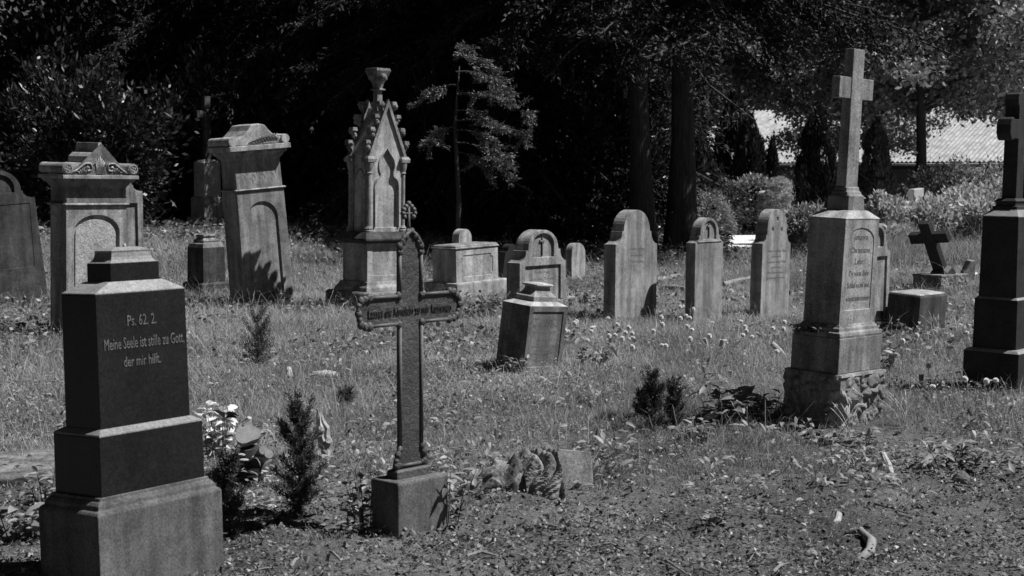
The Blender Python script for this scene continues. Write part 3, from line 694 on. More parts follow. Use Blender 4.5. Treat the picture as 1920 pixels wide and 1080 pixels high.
def gothic_shrine():
    r = mono('gothic_shrine', 'gothic stone shrine with crocketed gable, corner columns and a broken finial', 'monument', (-1.620, 17.685, 0), 44, .6, .7)
    MB().rings([(.92, .80, -.2), (.904, .781, .235), (.86, .74, .258)]).build('bottom_slab', M['sand_mid'], r, bevel=.01)
    MB().rings([(.80, .60, .256), (.78, .58, .30), (.72, .52, .335), (.70, .49, .372)]).build('stepped_plinth', M['sand_mid'], r, bevel=.005)
    carved('pedestal', rect(-.327, .327, .371, .815), [(rect(-.25, .25, .44, .76), .006)], .44, M['sand_pale'], r, .006, .004)
    MB().rings([(.68, .46, .8155), (.72, .49, .835), (.80, .56, .85), (.80, .56, .872), (.70, .45, .93), (.68, .43, .945)]).build('pedestal_cornice', M['sand_dark'], r, bevel=.004)
    # body with trefoil lancet
    lanc = [(.185, 1.0), (.185, 1.48)] + arc(.095, 1.48, .09, .11, 0, 80, 5)[1:] + [(.098, 1.61)] + arc(0, 1.72, .125, .14, -38, 50, 8) + [(0, 1.93)]
    lanc = lanc + [(-x, z) for x, z in lanc[::-1] if x > 0]
    gz0 = 1.84
    out = [(-.26, .944), (.26, .944), (.26, gz0), (0, 2.40), (-.26, gz0)]
    carved('body', out, [(lanc, .028)], .34, M['sand_pale'], r, .028, .004)
    # gable copings and mouldings
    g = MB()
    for y in (-.185, .172):
        for s in (-1, 1):
            g.add([(s*.30, y-.012, gz0-.02), (s*.255, y-.012, gz0-.02), (0, y-.012, 2.405), (0, y-.012, 2.50), (s*.30, y+.03, gz0-.02), (s*.255, y+.03, gz0-.02), (0, y+.03, 2.405), (0, y+.03, 2.50)],
                  [(0, 1, 2, 3), (4, 7, 6, 5), (0, 3, 7, 4), (1, 5, 6, 2), (0, 4, 5, 1)])
    g.build('gable_coping', M['sand_mid'], r, bevel=.003)
    h = MB(); pl = [(x, -.175, z) for x, z in lanc]; h.tube(pl, .011, 6); h.build('lancet_moulding', M['sand'], r, smooth=True)
    rr = random.Random(3)
    for y in (-.155, .165):
        for s in (-1, 1):
            for i in range(4):
                c = MB(); t = .10 + .23*i; x = s*.29*(1-t); z = gz0 + .66*t - .02
                bx = x + s*.018; bz = z + .03
                c.tube([(x, y, z), (bx, y, bz), (bx + s*.02, y, bz + .045)], [.026, .036, .026], 7)
                for k in range(5): c.ball((bx + s*rr.uniform(0, .04), y + rr.uniform(-.04, .04), bz + rr.uniform(.01, .065)), rr.uniform(.024, .036), 6, 4)
                c.rings([(.05, .06, bz + .04), (.075, .085, bz + .06), (.06, .065, bz + .10)], cx=bx + s*.02, cy=y)
                c.build('crocket', M['sand_mid'], r, bevel=.002)
    for sx in (-1, 1):
        for sy in (-1, 1):
            k = MB(); x, y = sx*.262, sy*.155
            k.lathe([(.062, .944), (.062, .965), (.05, .975), (.055, .99), (.042, 1.005), (.034, 1.02), (.033, 1.62), (.045, 1.635), (.036, 1.65), (.05, 1.70), (.058, 1.74), (.060, 1.76)], 12, x, y)
            k.rings([(.125, .125, 1.76), (.135, .135, 1.80), (.10, .10, 1.83)], cx=x, cy=y)
            k.build('corner_column', M['sand'], r, bevel=.002)
    s_ = MB()
    for sx in (-1, 1):
        s_.box(*sorted((sx*.2603, sx*.275)), -.13, -.10, .95, 1.76); s_.box(*sorted((sx*.2603, sx*.275)), .10, .13, .95, 1.76); s_.tube([(sx*.262, y, 1.52 + .16*math.cos(y*14)) for y in (-.11, -.07, -.03, 0, .03, .07, .11)], .012, 6)
    s_.build('side_tracery', M['sand_mid'], r)
    f = MB()
    f.rings([(.085, .085, 2.36), (.075, .075, 2.60), (.13, .13, 2.605), (.13, .13, 2.62), (.08, .08, 2.625), (.10, .10, 2.68), (.13, .13, 2.72), (.15, .15, 2.77)])
    for a, b in ((-.09, 0), (.09, 0), (0, -.09), (0, .09)): f.ball((a, b, 2.755), .048, 8, 6)
    f.rings([(.17, .17, 2.76), (.20, .20, 2.80), (.22, .22, 2.83), (.205, .205, 2.86)])
    f.build('broken_finial', M['sand_mid'], r, bevel=.004)

def block_tomb():
    r = mono('block_tomb', 'low broad block tomb with framed panel and stepped lid, between shrine and wide headstone', 'tomb', (-.58, 18.95, 0), 40, -.4, -1.2)
    MB().rings([(.98, .58, -.15), (.97, .57, .262), (.95, .55, .278)]).build('base', M['sand_pale'], r, bevel=.008)
    n = .035; o = [(-.30+n, .34), (.30-n, .34), (.30-n, .34+n), (.30, .34+n), (.30, .61-n), (.30-n, .61-n), (.30-n, .61), (-.30+n, .61), (-.30+n, .61-n), (-.30, .61-n), (-.30, .34+n), (-.30+n, .34+n)]
    carved('body', rect(-.40, .40, .277, .690), [(o, .008)], .40, M['sand_pale'], r, .008, .005)
    MB().rings([(.82, .42, .6905), (.83, .43, .705), (.80, .40, .716), (.80, .40, .728), (.76, .36, .742)]).build('lid', M['sand'], r, bevel=.004)

def stub_pedestal():
    x, y = P(383, 563); r = mono('shaded_stub_pedestal', 'dark pedestal stub with a moulded top left of the leaning monument', 'gravestone', (x, y+.15, 0), 40, 1, -.5)
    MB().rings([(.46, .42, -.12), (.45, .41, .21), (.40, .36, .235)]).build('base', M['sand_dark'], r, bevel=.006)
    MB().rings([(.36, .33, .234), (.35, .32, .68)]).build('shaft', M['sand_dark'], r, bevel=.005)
    MB().rings([(.352, .322, .6805), (.31, .28, .73), (.24, .20, .745), (.25, .21, .765), (.22, .18, .785), (.17, .13, .80), (.20, .16, .825), (.19, .15, .845)]).build('moulded_top', M['sand_mid'], r, bevel=.003)

def back_cross():
    x, y = PD(390, 29.0); g = float(ground_z(x, y)); r = mono('distant_cross_monument', 'shaded cross monument on a rubble base at the wood edge, left of the leaning monument', 'monument', (x, y, g), 40)
    rough_block('rubble_base', .56, .50, -.1, .30, .10, .03, M['sand_pale'], r, 9)
    MB().rings([(.50, .42, .301), (.49, .41, .66), (.44, .36, .69)]).build('plinth', M['sand_pale'], r, bevel=.006)
    MB().rings([(.40, .33, .688), (.39, .32, 1.33), (.41, .34, 1.335), (.30, .22, 1.40)]).build('shaft', M['pitted'], r, bevel=.006)
    c = MB().box(-.07, .07, -.05, .05, 1.399, 2.62)
    c.build('cross_upright', M['sand_dark'], r, bevel=.006)  # shade on the cross painted dark, sunlit tiers below painted pale
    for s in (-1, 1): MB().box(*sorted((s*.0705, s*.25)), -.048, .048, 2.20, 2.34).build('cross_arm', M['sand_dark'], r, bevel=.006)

def right_leaners():
    az = 44; w, d = .73, .41
    pos = place(P(1764, 558), w, d, az)
    r = mono('rough_stone_plinth', 'low plinth with one rough lit side carrying the slanting black cross', 'plinth', pos, az, 0, 1.0)
    rough_block('rough_body', w, d, -.1, .262, .05, .014, M['sand_mid'], r, 11)
    MB().rings([(w+.02, d+.02, .2625), (w+.02, d+.02, .292)]).build('top_slab', M['sand_mid'], r, bevel=.006)
    x, y, z = pos
    c = empty('slanting_black_cross', (x + .02, y, z + .292), 'small black stone cross slanting to the left on its low rough plinth', 'grave cross', G_ST, az=133, tx=29, ty=-5)
    MB().rings([(.30, .20, -.05), (.26, .17, .05), (.17, .13, .10)]).build('foot', M['granite_black'], c, bevel=.006)
    MB().rings([(.165, .11, .095), (.155, .10, .80)]).build('shaft', M['granite_black'], c, bevel=.006)
    for s in (-1, 1): MB().box(*sorted((s*.079, s*.28)), -.048, .048, .50, .64).build('cross_arm', M['granite_black'], c, bevel=.006)
    w, d = .60, .36; pos = place(P(1720, 632), w, d, 42)
    b = mono('squat_stone_block', 'squat tilted stone block with a mossy top right of the tall cross monument', 'gravestone', pos, 42, 3.4, .8)
    MB().rings([(w, d, -.15), (w, d, .40), (w-.02, d-.02, .424)]).build('block', M['sand_dark'], b, bevel=.012)
    MB().rings([(w-.025, d-.025, .4243), (w-.06, d-.06, .436)]).build('moss_cover', M['sand_pale'], b, bevel=.004)
    x, y = P(1812, 545)
    t = mono('broken_gable_stone', 'grey three-cornered broken stone propped behind the low rough plinth', 'stone fragment', (x+.1, y+.5, 0), 60, 8, 12)
    MB().prism([(-.16, -.08), (.22, -.08), (.05, .42), (-.04, .40)], -.05, .05).build('slab', M['sand_mid'], t, bevel=.01)

def slab_left():
    x, y = P(70, 880, .04); s = empty('fallen_slab', (x - .10, y + .05, .045), 'flat mossy grave slab lying in the grass beside the granite monument', 'grave slab', None, az=62, tx=3, ty=1)
    o = MB(); o.rings([(1.15, .62, -.03), (1.16, .63, .012), (1.14, .61, .022)]); o.build('slab', M['cement'], s, bevel=.006)
    MB().rings([(.92, .40, .0225), (.90, .38, .030)]).build('worn_panel', M['sand_mid'], s, bevel=.004)

def garland_fragment():
    x, y = P(985, 928); r = empty('carved_garland_fragment', (x, y + .10, .0), 'broken rounded stone with carved rope garland on the ground right of the iron cross', 'stone fragment', None, az=75, tx=0, ty=-4)
    q = np.random.default_rng(12); nu, nv = 90, 110
    U, V = np.meshgrid(np.linspace(0, 1, nu), np.linspace(-.05, 1.05, nv), indexing='ij'); A = V*math.pi
    def dome(u0, u1, wreath):
        u = u0 + (u1-u0)*U; x = -.30 + .46*u; R = .155*(.30 + .70*np.sin(np.minimum(1, u*1.25)*math.pi/2)**.8)
        R = R + chips(x + 2, A*.16, .075, .020, q)*(1 if not wreath else .25)
        if wreath:
            ph = (u - u0)/(u1-u0)*2.6 + .42*np.sin(A*2.3 + .4) + .22*np.sin(A*5) + .7*vnoise(U*2, A, .5); band = np.abs(np.sin(ph*math.pi))**.6
            R = R - .018 + .030*band*(.75 + .5*vnoise(x*5, A, .35)) + .0055*np.sin(A*46 + ph*9 + 5*vnoise(x*3, A, .4))*band + .014*(vnoise(x*4+3, A*.6, .09)-.5)
            R = R*(1 - .5*np.clip((U-.93)/.07, 0, 1)) 
        vs = np.stack([x, R*.85*np.cos(A), -.03 + R*1.15*np.sin(A)], -1).reshape(-1, 3); i = np.arange(nu*nv).reshape(nu, nv)
        f = np.stack([i[:-1, :-1], i[1:, :-1], i[1:, 1:], i[:-1, 1:]], -1).reshape(-1, 4)
        return MB().add(vs, [tuple(map(int, k)) for k in f] + [tuple(range(nv)), tuple(range((nu-1)*nv, nu*nv))])
    dome(0, .60, False).build('round_stone', M['sand_mid'], r)
    dome(.595, 1.0, True).build('rope_garland', M['sand'], r)
    r.scale = (1.15, 1.2, 1.35)
    x, y = P(1062, 925); s = empty('propped_stone_plate', (x+.03, y+.14, 0), 'smooth grey stone plate propped behind the carved garland fragment', 'stone fragment', None, az=88, tx=-22, ty=10)
    MB().prism([(-.13, -.05), (.13, -.05), (.075, .20), (-.10, .19)], -.018, .018).build('plate', M['sand'], s, bevel=.004)

for f in (granite_monument, iron_cross, leaning_stub, big_cross, dark_right, headstones, scroll_monument, leaning_monument, gothic_shrine, block_tomb, stub_pedestal, back_cross, right_leaners, slab_left, garland_fragment): f()
# ------------------------------------------------------------------ shed, small modern stones
def shed():
    x0, y0 = PD(1480, 60); a = math.radians(-38)
    r = empty('shed', (x0, y0, 0), 'long low shed with a pale corrugated roof behind the shrubs and the broad-leaved tree', 'shed', None, rz=a)
    L0, L1, run, ze, rise = -8.5, 19.0, 5.6, 2.02, 2.35
    m = MB(); m.box(L0+.3, L1-.3, .5, 2*run-.5, -.2, ze-.02); m.build('wall', M['wall'], r)
    n = int((L1-L0)/.0885/2)*2; vs = []
    for side in (0, 1):
        rf = MB(); vs = []
        for i in range(n+1):
            x = L0 + (L1-L0)*i/n; c = .035 if i % 2 else -.02
            ya, yb = (0, run) if side == 0 else (2*run, run)
            vs += [(x, ya, ze + c), (x, yb, ze + rise + c), (x, ya, ze + c - .012), (x, yb, ze + rise + c - .012)]
        fs = []
        for i in range(n): 
            b = 4*i; fs += [(b, b+4, b+5, b+1), (b+2, b+3, b+7, b+6), (b, b+2, b+6, b+4)]
        rf.add(vs, fs); rf.build('roof', M['roof'], r)
    m = MB(); m.tube([(L0, -.05, ze-.10), (L1, -.05, ze-.10)], .05, 8); m.build('gutter', M['roof'], r, smooth=True)
    m = MB(); m.prism([(0, 0), (0, 0), (0, 0)], 0, 0) if 0 else None
    g = MB()
    for xx in (L0+.3, L1-.3): g.add([(xx, .5, ze-.02), (xx, 2*run-.5, ze-.02), (xx, run, ze+rise-.08)], [(0, 1, 2)])
    g.build('gable', M['wall'], r)
    for xx in (-3.0, 4.0, 9.5):
        d = MB().box(xx, xx+1.0, .47, .51, .0, 1.75); d.build('door', M['iron_edge'], r)
shed()
def modern():
    g = 'small modern headstones among the far shrubs'
    for (px, d, w, zt, az, lab, mt, shp) in ((1436, 39, .62, 1.17, 50, 'light rounded modern headstone above the clipped hedge', 'white_stone', 0), (1466, 40.5, .55, .98, 50, 'grey low modern headstone behind the hedge beside the topiary ball', 'sand', 0),
                                            (1716, 37, .42, 1.25, 50, 'light square modern headstone left of centre in the bright shrubs', 'white_stone', 1), (1700, 33.5, .42, 1.0, 50, 'white rough boulder-like headstone in the bright shrubs', 'white_stone', 2),
                                            (1796, 38, .32, 1.25, 50, 'narrow light headstone between dark bushes', 'white_stone', 0), (1834, 40, .45, 1.20, 50, 'dim grey headstone at the right among bushes', 'sand', 0)):
        x, y = PD(px, d); r = empty('modern_headstone', (x, y, 0), lab, 'headstone', g, az=az)
        h = w/2
        if shp == 0: o = [(-h, -.1), (h, -.1), (h, zt-.12)] + arc(0, zt-.12, h, .12, 0, 180, 10)[1:]
        elif shp == 1: o = [(-h, -.1), (h, -.1), (h, zt), (-h, zt-.03)]
        else: o = [(-h, -.1), (h, -.1), (h*1.05, zt*.75), (h*.6, zt*.93), (0, zt), (-h*.6, zt*.96), (-h, zt*.7)]
        MB().prism(o, -.09, .09).build('slab', M[mt], r, bevel=.02)
        MB().rings([(w*1.5, .4, -.08), (w*1.45, .38, .10)]).build('base', M['sand'], r, bevel=.01)
    x, y = PD(1630, 31); r = empty('brick_pile', (x, y, 0), 'low stack of pale bricks beside the tall cross monument cap', 'brick pile', None, az=50)
    q = random.Random(1)
    for k in range(7):
        for i in range(3): MB().box(-.37 + .25*i + (.06 if k % 2 else 0), -.14 + .25*i + (.06 if k % 2 else 0), -.12, .12, .66 + .075*k - .6, .66 + .075*k + .065 - .6).build('brick', M['brick'], r, bevel=.004, jit=.004)
modern()

# ------------------------------------------------------------------ trees of the wood
GW = 'old evergreen trees of the dark wood'
rg = np.random.default_rng(11)
mb, lv = evergreen(rg, 13.5, 4.4, 4.2, 130, droop=.20, seed=1)
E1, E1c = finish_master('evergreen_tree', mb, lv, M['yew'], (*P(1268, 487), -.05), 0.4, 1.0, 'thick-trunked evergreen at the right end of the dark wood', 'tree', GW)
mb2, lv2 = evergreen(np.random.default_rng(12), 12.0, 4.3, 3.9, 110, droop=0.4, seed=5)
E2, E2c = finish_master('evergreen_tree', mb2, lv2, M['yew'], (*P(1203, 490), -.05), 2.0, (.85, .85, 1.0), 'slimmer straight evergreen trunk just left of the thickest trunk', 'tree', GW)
mb5, lv5 = evergreen(np.random.default_rng(13), 12.5, 1.9, 3.9, 130, droop=0.35, seed=8)
E5 = None
spots = [(848, 30.0, .9, 'evergreen trunk in the centre of the wood, behind the block tomb'), (822, 30.6, .75, 'second stem beside the central evergreen trunk'), (868, 31.0, .7, 'thin stem at the right of the central evergreen trunk'),
         (690, 33.5, 1.0, 'deeper evergreen far behind the gothic shrine'), (690, 31.5, .85, 'evergreen close behind the gothic shrine'), (440, 34.5, .9, 'evergreen behind the leaning monument'),
         (400, 35, .85, 'evergreen right of the scroll-topped monument'), (530, 38, .9, 'evergreen behind the scroll-topped monument'), (990, 34.5, 1.05, 'evergreen in the wood above the wide cross headstone'),
         (1020, 32.0, .95, 'evergreen in the wood left of the broad plain headstone'), (1085, 39, .95, 'deeper evergreen behind the slim straight trunk')]
for i, (px, d, s, lab) in enumerate(spots):
    x, y = PD(px, d)
    if i == 0: _, E5 = finish_master('evergreen_tree', mb5, lv5, M['yew'], (x, y, float(ground_z(x, y)) - .1), 0, (s, s, s*1.05), lab, 'tree', GW); continue
    ch = E2c if i in (1, 2) or px in (440,) or d == 31.5 else E5
    copyto(ch, (x, y, float(ground_z(x, y)) - .1), i*1.7, (s, s, s*1.05), 'evergreen_tree', lab, 'tree', GW)
# second rank closing the wood
lv3 = bushmesh('x', (3.6, 3.0, 4.6), 26000, .26, .12, np.random.default_rng(21), 110, .16, shell=.35)
lv3 = (lv3[0] + np.array([0, 0, 4.3]), lv3[1], lv3[2])
mb3 = MB().tube([(0, 0, -.2), (.05, 0, 3), (0, .1, 7)], [.28, .22, .08], 10, flute=.4)
back = [(-60, 40), (90, 44), (230, 40), (370, 45), (500, 41), (630, 46), (760, 42), (890, 46), (1010, 42), (1090, 47), (1150, 52)]
labs = ['leftmost', 'second from the left', 'third from the left', 'fourth from the left', 'fifth from the left', 'middle', 'sixth from the right', 'fifth from the right', 'fourth from the right', 'third from the right', 'second from the right']
T3c = None
for i, (px, d) in enumerate(back):
    x, y = PD(px, d); lab = 'dense dark tree closing the back of the wood, ' + labs[i]; gzz = float(ground_z(x, y)) - .1
    s = (.9, .9, (.50, .58)[i] if i < 2 else 1.25)
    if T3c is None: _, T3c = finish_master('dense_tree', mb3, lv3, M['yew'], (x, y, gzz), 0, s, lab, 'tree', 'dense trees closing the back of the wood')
    else: copyto(T3c, (x, y, gzz), i*2.1, s, 'dense_tree', lab, 'tree', 'dense trees closing the back of the wood')
for i, (x, y) in enumerate(((-15, -6), (-17, 1), (-16.5, 8), (-17.5, 15), (-9, -12), (-2, -15), (-17, 22))):  # unseen trees added to cut sky fill and ground bounce
    copyto(T3c, (x, y, -.1), i*2.3, (1.1, 1.1, 1.3), 'dense_tree', 'dense dark tree added out of view, left of and behind the camera, to block sky light', 'tree', 'dense unseen trees added to block sky light')
# glossy shrubs under the trees
lv4 = bushmesh('x', (1.6, 1.2, 1.35), 15000, .13, .05, np.random.default_rng(31), 90, .13, shell=.45)
lv4 = (lv4[0] + np.array([0, 0, 1.2]), lv4[1], lv4[2])
S4c = None
shr = [(-40, 29), (60, 30.5), (150, 28.5), (250, 30), (345, 31.5), (450, 30.5), (540, 33), (640, 31.8), (735, 31.0), (800, 33.5), (920, 31), (1010, 32), (1085, 33), (1150, 31), (30, 35), (200, 34.5), (400, 36), (590, 37), (780, 37), (960, 37), (1120, 36)]
slab = ['beyond the left edge of the wood', 'behind the shade-toned dark headstone at the left edge', 'directly behind the scroll-topped monument', 'between scroll-topped monument and distant cross', 'just left of the distant cross monument', 'behind the leaning monument',
        'between leaning monument and the pale leaning slab', 'behind the pale leaning slab', 'right behind the gothic shrine', 'left of the central evergreen trunk', 'above the wide cross headstone', 'above the small round-topped headstone', 'above the broad plain headstone', 'left of the slim straight trunk',
        'deeper in the wood at the far left', 'deeper in the wood behind the scroll-topped monument', 'deeper in the wood behind the distant cross', 'deeper in the wood left of the gothic shrine', 'deeper in the wood right of the gothic shrine', 'deeper in the wood above the block tomb', 'deeper in the wood beside the slim straight trunk']
for i, (px, d) in enumerate(shr):
    x, y = PD(px, d); g = float(ground_z(x, y)) - .1; s = (1.0 + .25*((i*7) % 5)/4, 1, 1.0 + .45*((i*3) % 4)/3 + (.5 if d > 34 else 0))
    if px in (30, -40, 60): s = (1, 1, .85)
    lab = 'glossy dark shrub ' + slab[i]
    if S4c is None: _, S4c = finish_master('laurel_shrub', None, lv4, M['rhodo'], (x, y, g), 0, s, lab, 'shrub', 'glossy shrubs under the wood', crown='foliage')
    else: copyto(S4c, (x, y, g), i*1.3, s, 'laurel_shrub', lab, 'shrub', 'glossy shrubs under the wood')

# ------------------------------------------------------------------ right background
mbb, lvb = broadleaf(np.random.default_rng(41), 10.5, 3.8, 4.3, 60, 62, .19, .13, .19)
x, y = PD(1722, 45)
B1, B1c = finish_master('broadleaf_tree', mbb, lvb, M['decid'], (x, y, -.1), .3, (1.0, 1.0, 1.0), 'large broad-leaved tree in front of the corrugated roof', 'tree', 'broad-leaved trees beyond the graves')
for i, (px, d, s, lab) in enumerate(((1590, 56, .75, 'broad-leaved tree behind the tall cross'), (1900, 68, 1.35, 'hazy broad-leaved tree beyond the right end of the roof'), (1830, 80, 1.35, 'far broad-leaved tree above the roof at the right'), (1460, 72, 1.5, 'far broad-leaved tree above the left part of the roof'), (1640, 82, 1.7, 'far broad-leaved tree above the middle of the roof'), (1290, 84, 1.5, 'far broad-leaved tree beside the thick evergreen trunk'))):
    x, y = PD(px, d); copyto(B1c, (x, y, -.1), 1 + i*1.9, s, 'broadleaf_tree', lab, 'tree', 'broad-leaved trees beyond the graves')
lvc = column(np.random.default_rng(51), 3.2, .50, 15000, .14, .028)
x, y = PD(1640, 40.5); C1, C1c = finish_master('columnar_cypress', None, lvc, M['cyp'], (x, y, 0), 0, (1.0, 1.0, .92), 'columnar cypress just right of the tall cross', 'shrub', 'columnar cypresses', crown='foliage')
x, y = PD(1529, 33); copyto(C1c, (x, y, 0), 2, (.98, .98, .93), 'columnar_cypress', 'columnar cypress left of the tall cross', 'shrub', 'columnar cypresses')
x, y = PD(1908, 32); copyto(C1c, (x, y, 0), 4, (.75, .75, .56), 'columnar_cypress', 'columnar cypress behind the dark monument at the right edge', 'shrub', 'columnar cypresses')
lvk = column(np.random.default_rng(52), 3.0, .75, 9000, .16, .06)
for i, (px, d, s, lab) in enumerate(((1306, 37, (.8, .8, .86), 'dark upright shrub beside the thick trunk'), (1374, 41, (.95, .95, 1.2), 'tallest dark upright shrub before the roof'), (1404, 40, (.75, .75, 1.0), 'dark upright shrub before the left roof'), (1346, 44, (.7, .7, .75), 'lower dark shrub below the left roof'), (1447, 40, (.35, .35, .82), 'thin dark pointed shrub left of the cypress'))):
    x, y = PD(px, d)
    if i == 0: _, Kc = finish_master('upright_shrub', None, lvk, M['cyp'], (x, y, 0), 0, s, lab, 'shrub', 'dark upright shrubs left of the cypress', crown='foliage')
    else: copyto(Kc, (x, y, 0), i, s, 'upright_shrub', lab, 'shrub', 'dark upright shrubs left of the cypress')
# hedge, ball, round bushes
def shrub(name, label, px, d, r, n, L, W_, mat, seed, z=0, group=None, clumps=70, cs=.12, shell=.6, up=.3, box=False, stem=None):
    q = np.random.default_rng(seed)
    if box:
        c = (q.random((n, 3))*2-1); f = q.integers(0, 3, n); sg = np.sign(q.normal(size=n)); 
        c[np.arange(n), f] = sg*(1 - .12*q.random(n)); cc = c*np.array(r); dd = c + q.normal(size=c.shape)*.6
        cc += q.normal(size=cc.shape)*.06; cc[:, 2] += .10*np.sin(cc[:, 0]*6)*(c[:, 2] > .5); lv = leaves(cc, dd, L*(.6+.8*q.random(n)), W_*(.7+.6*q.random(n)), q)
    else: lv = bushmesh('x', r, n, L, W_, q, clumps, cs, shell=shell, up=up)
    lv = (lv[0] + np.array([0, 0, r[2]*.92 + z]), lv[1], lv[2])
    lv[0][:, 2] = np.maximum(lv[0][:, 2], .0)
    x, y = PD(px, d); mbs = MB().tube([(0, 0, -.1), (.01, 0, z + r[2])], [.04, .025], 7) if stem else None
    return finish_master(name, mbs, lv, M[mat], (x, y, float(ground_z(x, y))), 0, 1, label, 'hedge' if box else 'shrub', group, crown='foliage', trunk='stem')
shrub('clipped_hedge', 'long clipped hedge behind the pale path', 1392, 39.2, (.92, .55, .72), 12000, .11, .055, 'hedge', 61, box=True)
shrub('topiary_ball', 'ball-shaped clipped bush on a thin stem above the hedge', 1461, 38.5, (.31, .31, .27), 5000, .05, .014, 'bush', 62, z=.98, clumps=200, cs=.07, shell=.85, stem=True)
shrub('round_bush', 'round fine-leaved bush right of the hedge', 1488, 35, (.46, .45, .48), 9000, .06, .016, 'bush', 63, z=.25, clumps=120, cs=.08, shell=.75)
shrub('round_bush', 'lower round bush tight against the left cypress', 1516, 35.5, (.22, .3, .36), 4000, .06, .016, 'bush', 64, z=.2, clumps=80, cs=.08, shell=.75)
shrub('laurel_bush', 'glossy laurel bush between star headstone and tall cross', 1512, 27.5, (.42, .42, .52), 7000, .085, .035, 'hedge', 65, clumps=70, cs=.14, shell=.5)
shrub('leafy_shrub', 'drooping dark shrub at the foot of the thick trunk', 1335, 31.5, (.42, .5, .62), 7000, .08, .02, 'hedge', 66)
q_ = np.random.default_rng(91); m_ = MB().tube([(-.1, 0, -.1), (-.06, 0, 1.2), (-.12, .03, 2.4), (-.05, .1, 3.3)], [.05, .04, .03, .006], 8, flute=.4); l_ = []
for (z_, ln_, a_, dr_) in ((3.45, .7, .2, .7), (3.2, .9, -.3, .55), (3.0, .55, 2.8, .6), (2.85, 1.15, .1, .45), (2.6, .8, -.6, .5), (2.45, 1.25, .0, .5), (2.35, .6, 2.5, .7), (2.3, .9, .5, .75), (2.1, .85, -.2, .8), (3.6, .5, -1.2, .5), (1.95, .5, .2, .9)):
    t_ = np.linspace(0, 1, 7); p_ = np.stack([math.cos(a_)*ln_*t_ - .1, math.sin(a_)*ln_*t_, z_ + ln_*(.15*t_ - dr_*t_**2)], -1); m_.tube(p_.tolist(), (.016*(1-t_*.8)).tolist(), 5, caps=False)
    for s_ in range(int(16*ln_ + 4)):
        u_ = .25 + .75*q_.random(); o_ = np.array([np.interp(u_, t_, p_[:, i]) for i in range(3)]); d_ = np.array([math.cos(a_) + q_.normal()*.7, math.sin(a_) + q_.normal()*.7, -.55 + q_.normal()*.35]); d_ /= np.linalg.norm(d_); L_ = .16 + .16*q_.random(); k_ = 60
        w_ = q_.random(k_)[:, None]; c_ = o_ + d_*L_*w_ + q_.normal(size=(k_, 3))*.022
        l_.append(leaves(c_, d_ + q_.normal(size=(k_, 3))*.5, .055*(.6+.8*q_.random(k_)), .018, q_, np.clip(.5*q_.random() + .5*q_.random(k_), 0, 1)))
x, y = PD(868, 23.5); finish_master('lit_boughs', m_, cat(l_), M['bough'], (x, y, 0), 0, 1, 'drooping lit evergreen boughs on an added thin trunk, right of the gothic shrine', 'tree', None)  # hanging boughs of the evergreens; the thin trunk carrying them is added
GB = 'mixed bright shrubs of the far right garden'
bs = [(1362, 44, .9, .55, .9, 'bush', 'pale flowering shrub behind the clipped hedge'), (1322, 42, .7, .5, .95, 'bush', 'pale shrub beside the upright dark shrubs'),
      (1660, 32, .5, .4, .56, 'bush', 'low flowering shrub right of the tall cross block'), (1705, 34, .55, .5, .46, 'bush', 'bright low shrub before the white boulder stone'), (1745, 30, .6, .45, .52, 'bush', 'bright shrub above the slanting black cross'),
      (1800, 31, .6, .5, .60, 'bush', 'bright shrub right above the slanting black cross'), (1850, 30, .6, .5, .60, 'bush', 'bright shrub left of the dark monument shaft'), (1895, 33, .5, .4, .7, 'bush', 'shrub behind the dark monument shaft'),
      (1750, 42, .75, .6, .85, 'hedge', 'dark round bush below the roof edge'), (1835, 41, .7, .6, .88, 'hedge', 'dark bush below the right part of the roof'), (1690, 44, .5, .5, .6, 'bush', 'light shrub at the foot of the broad tree'),
      (1790, 46, .6, .5, .95, 'hedge', 'thin tall shrub overlapping the roof'), (1870, 44, .8, .6, .9, 'bush', 'light bush at the far right under the roof'), (1775, 35, .6, .5, .62, 'bush', 'bright shrub around the narrow light headstone'),
      (1650, 46, .8, .6, .5, 'hedge', 'dark bush behind the right cypress'), (1600, 44, .8, .6, .6, 'hedge', 'dark bush between the two cypresses'), (1690, 29.5, .45, .4, .26, 'bush', 'low pale ground shrub behind the squat block'), (1825, 35.5, .6, .5, .68, 'bush', 'bright shrub before the dim grey headstone'), (1300, 50, 1.3, .7, .9, 'hedge', 'dark bush behind the thick trunk'), (1420, 47, 1.4, .7, .85, 'hedge', 'dark bush under the left roof edge'), (1500, 49, 1.6, .7, .8, 'hedge', 'dark bush behind the left cypress'), (1232, 40, .55, .6, 1.4, 'rhodo', 'dark bush filling the gap between the two great trunks')]
for i, (px, d, a, b, c, mt, lab) in enumerate(bs):
    shrub('garden_shrub', lab, px, d, (a, b, c), 5200 if a < 1 else 8000, .125, .06, mt, 70+i, group=GB, clumps=60, cs=.17, shell=.45)

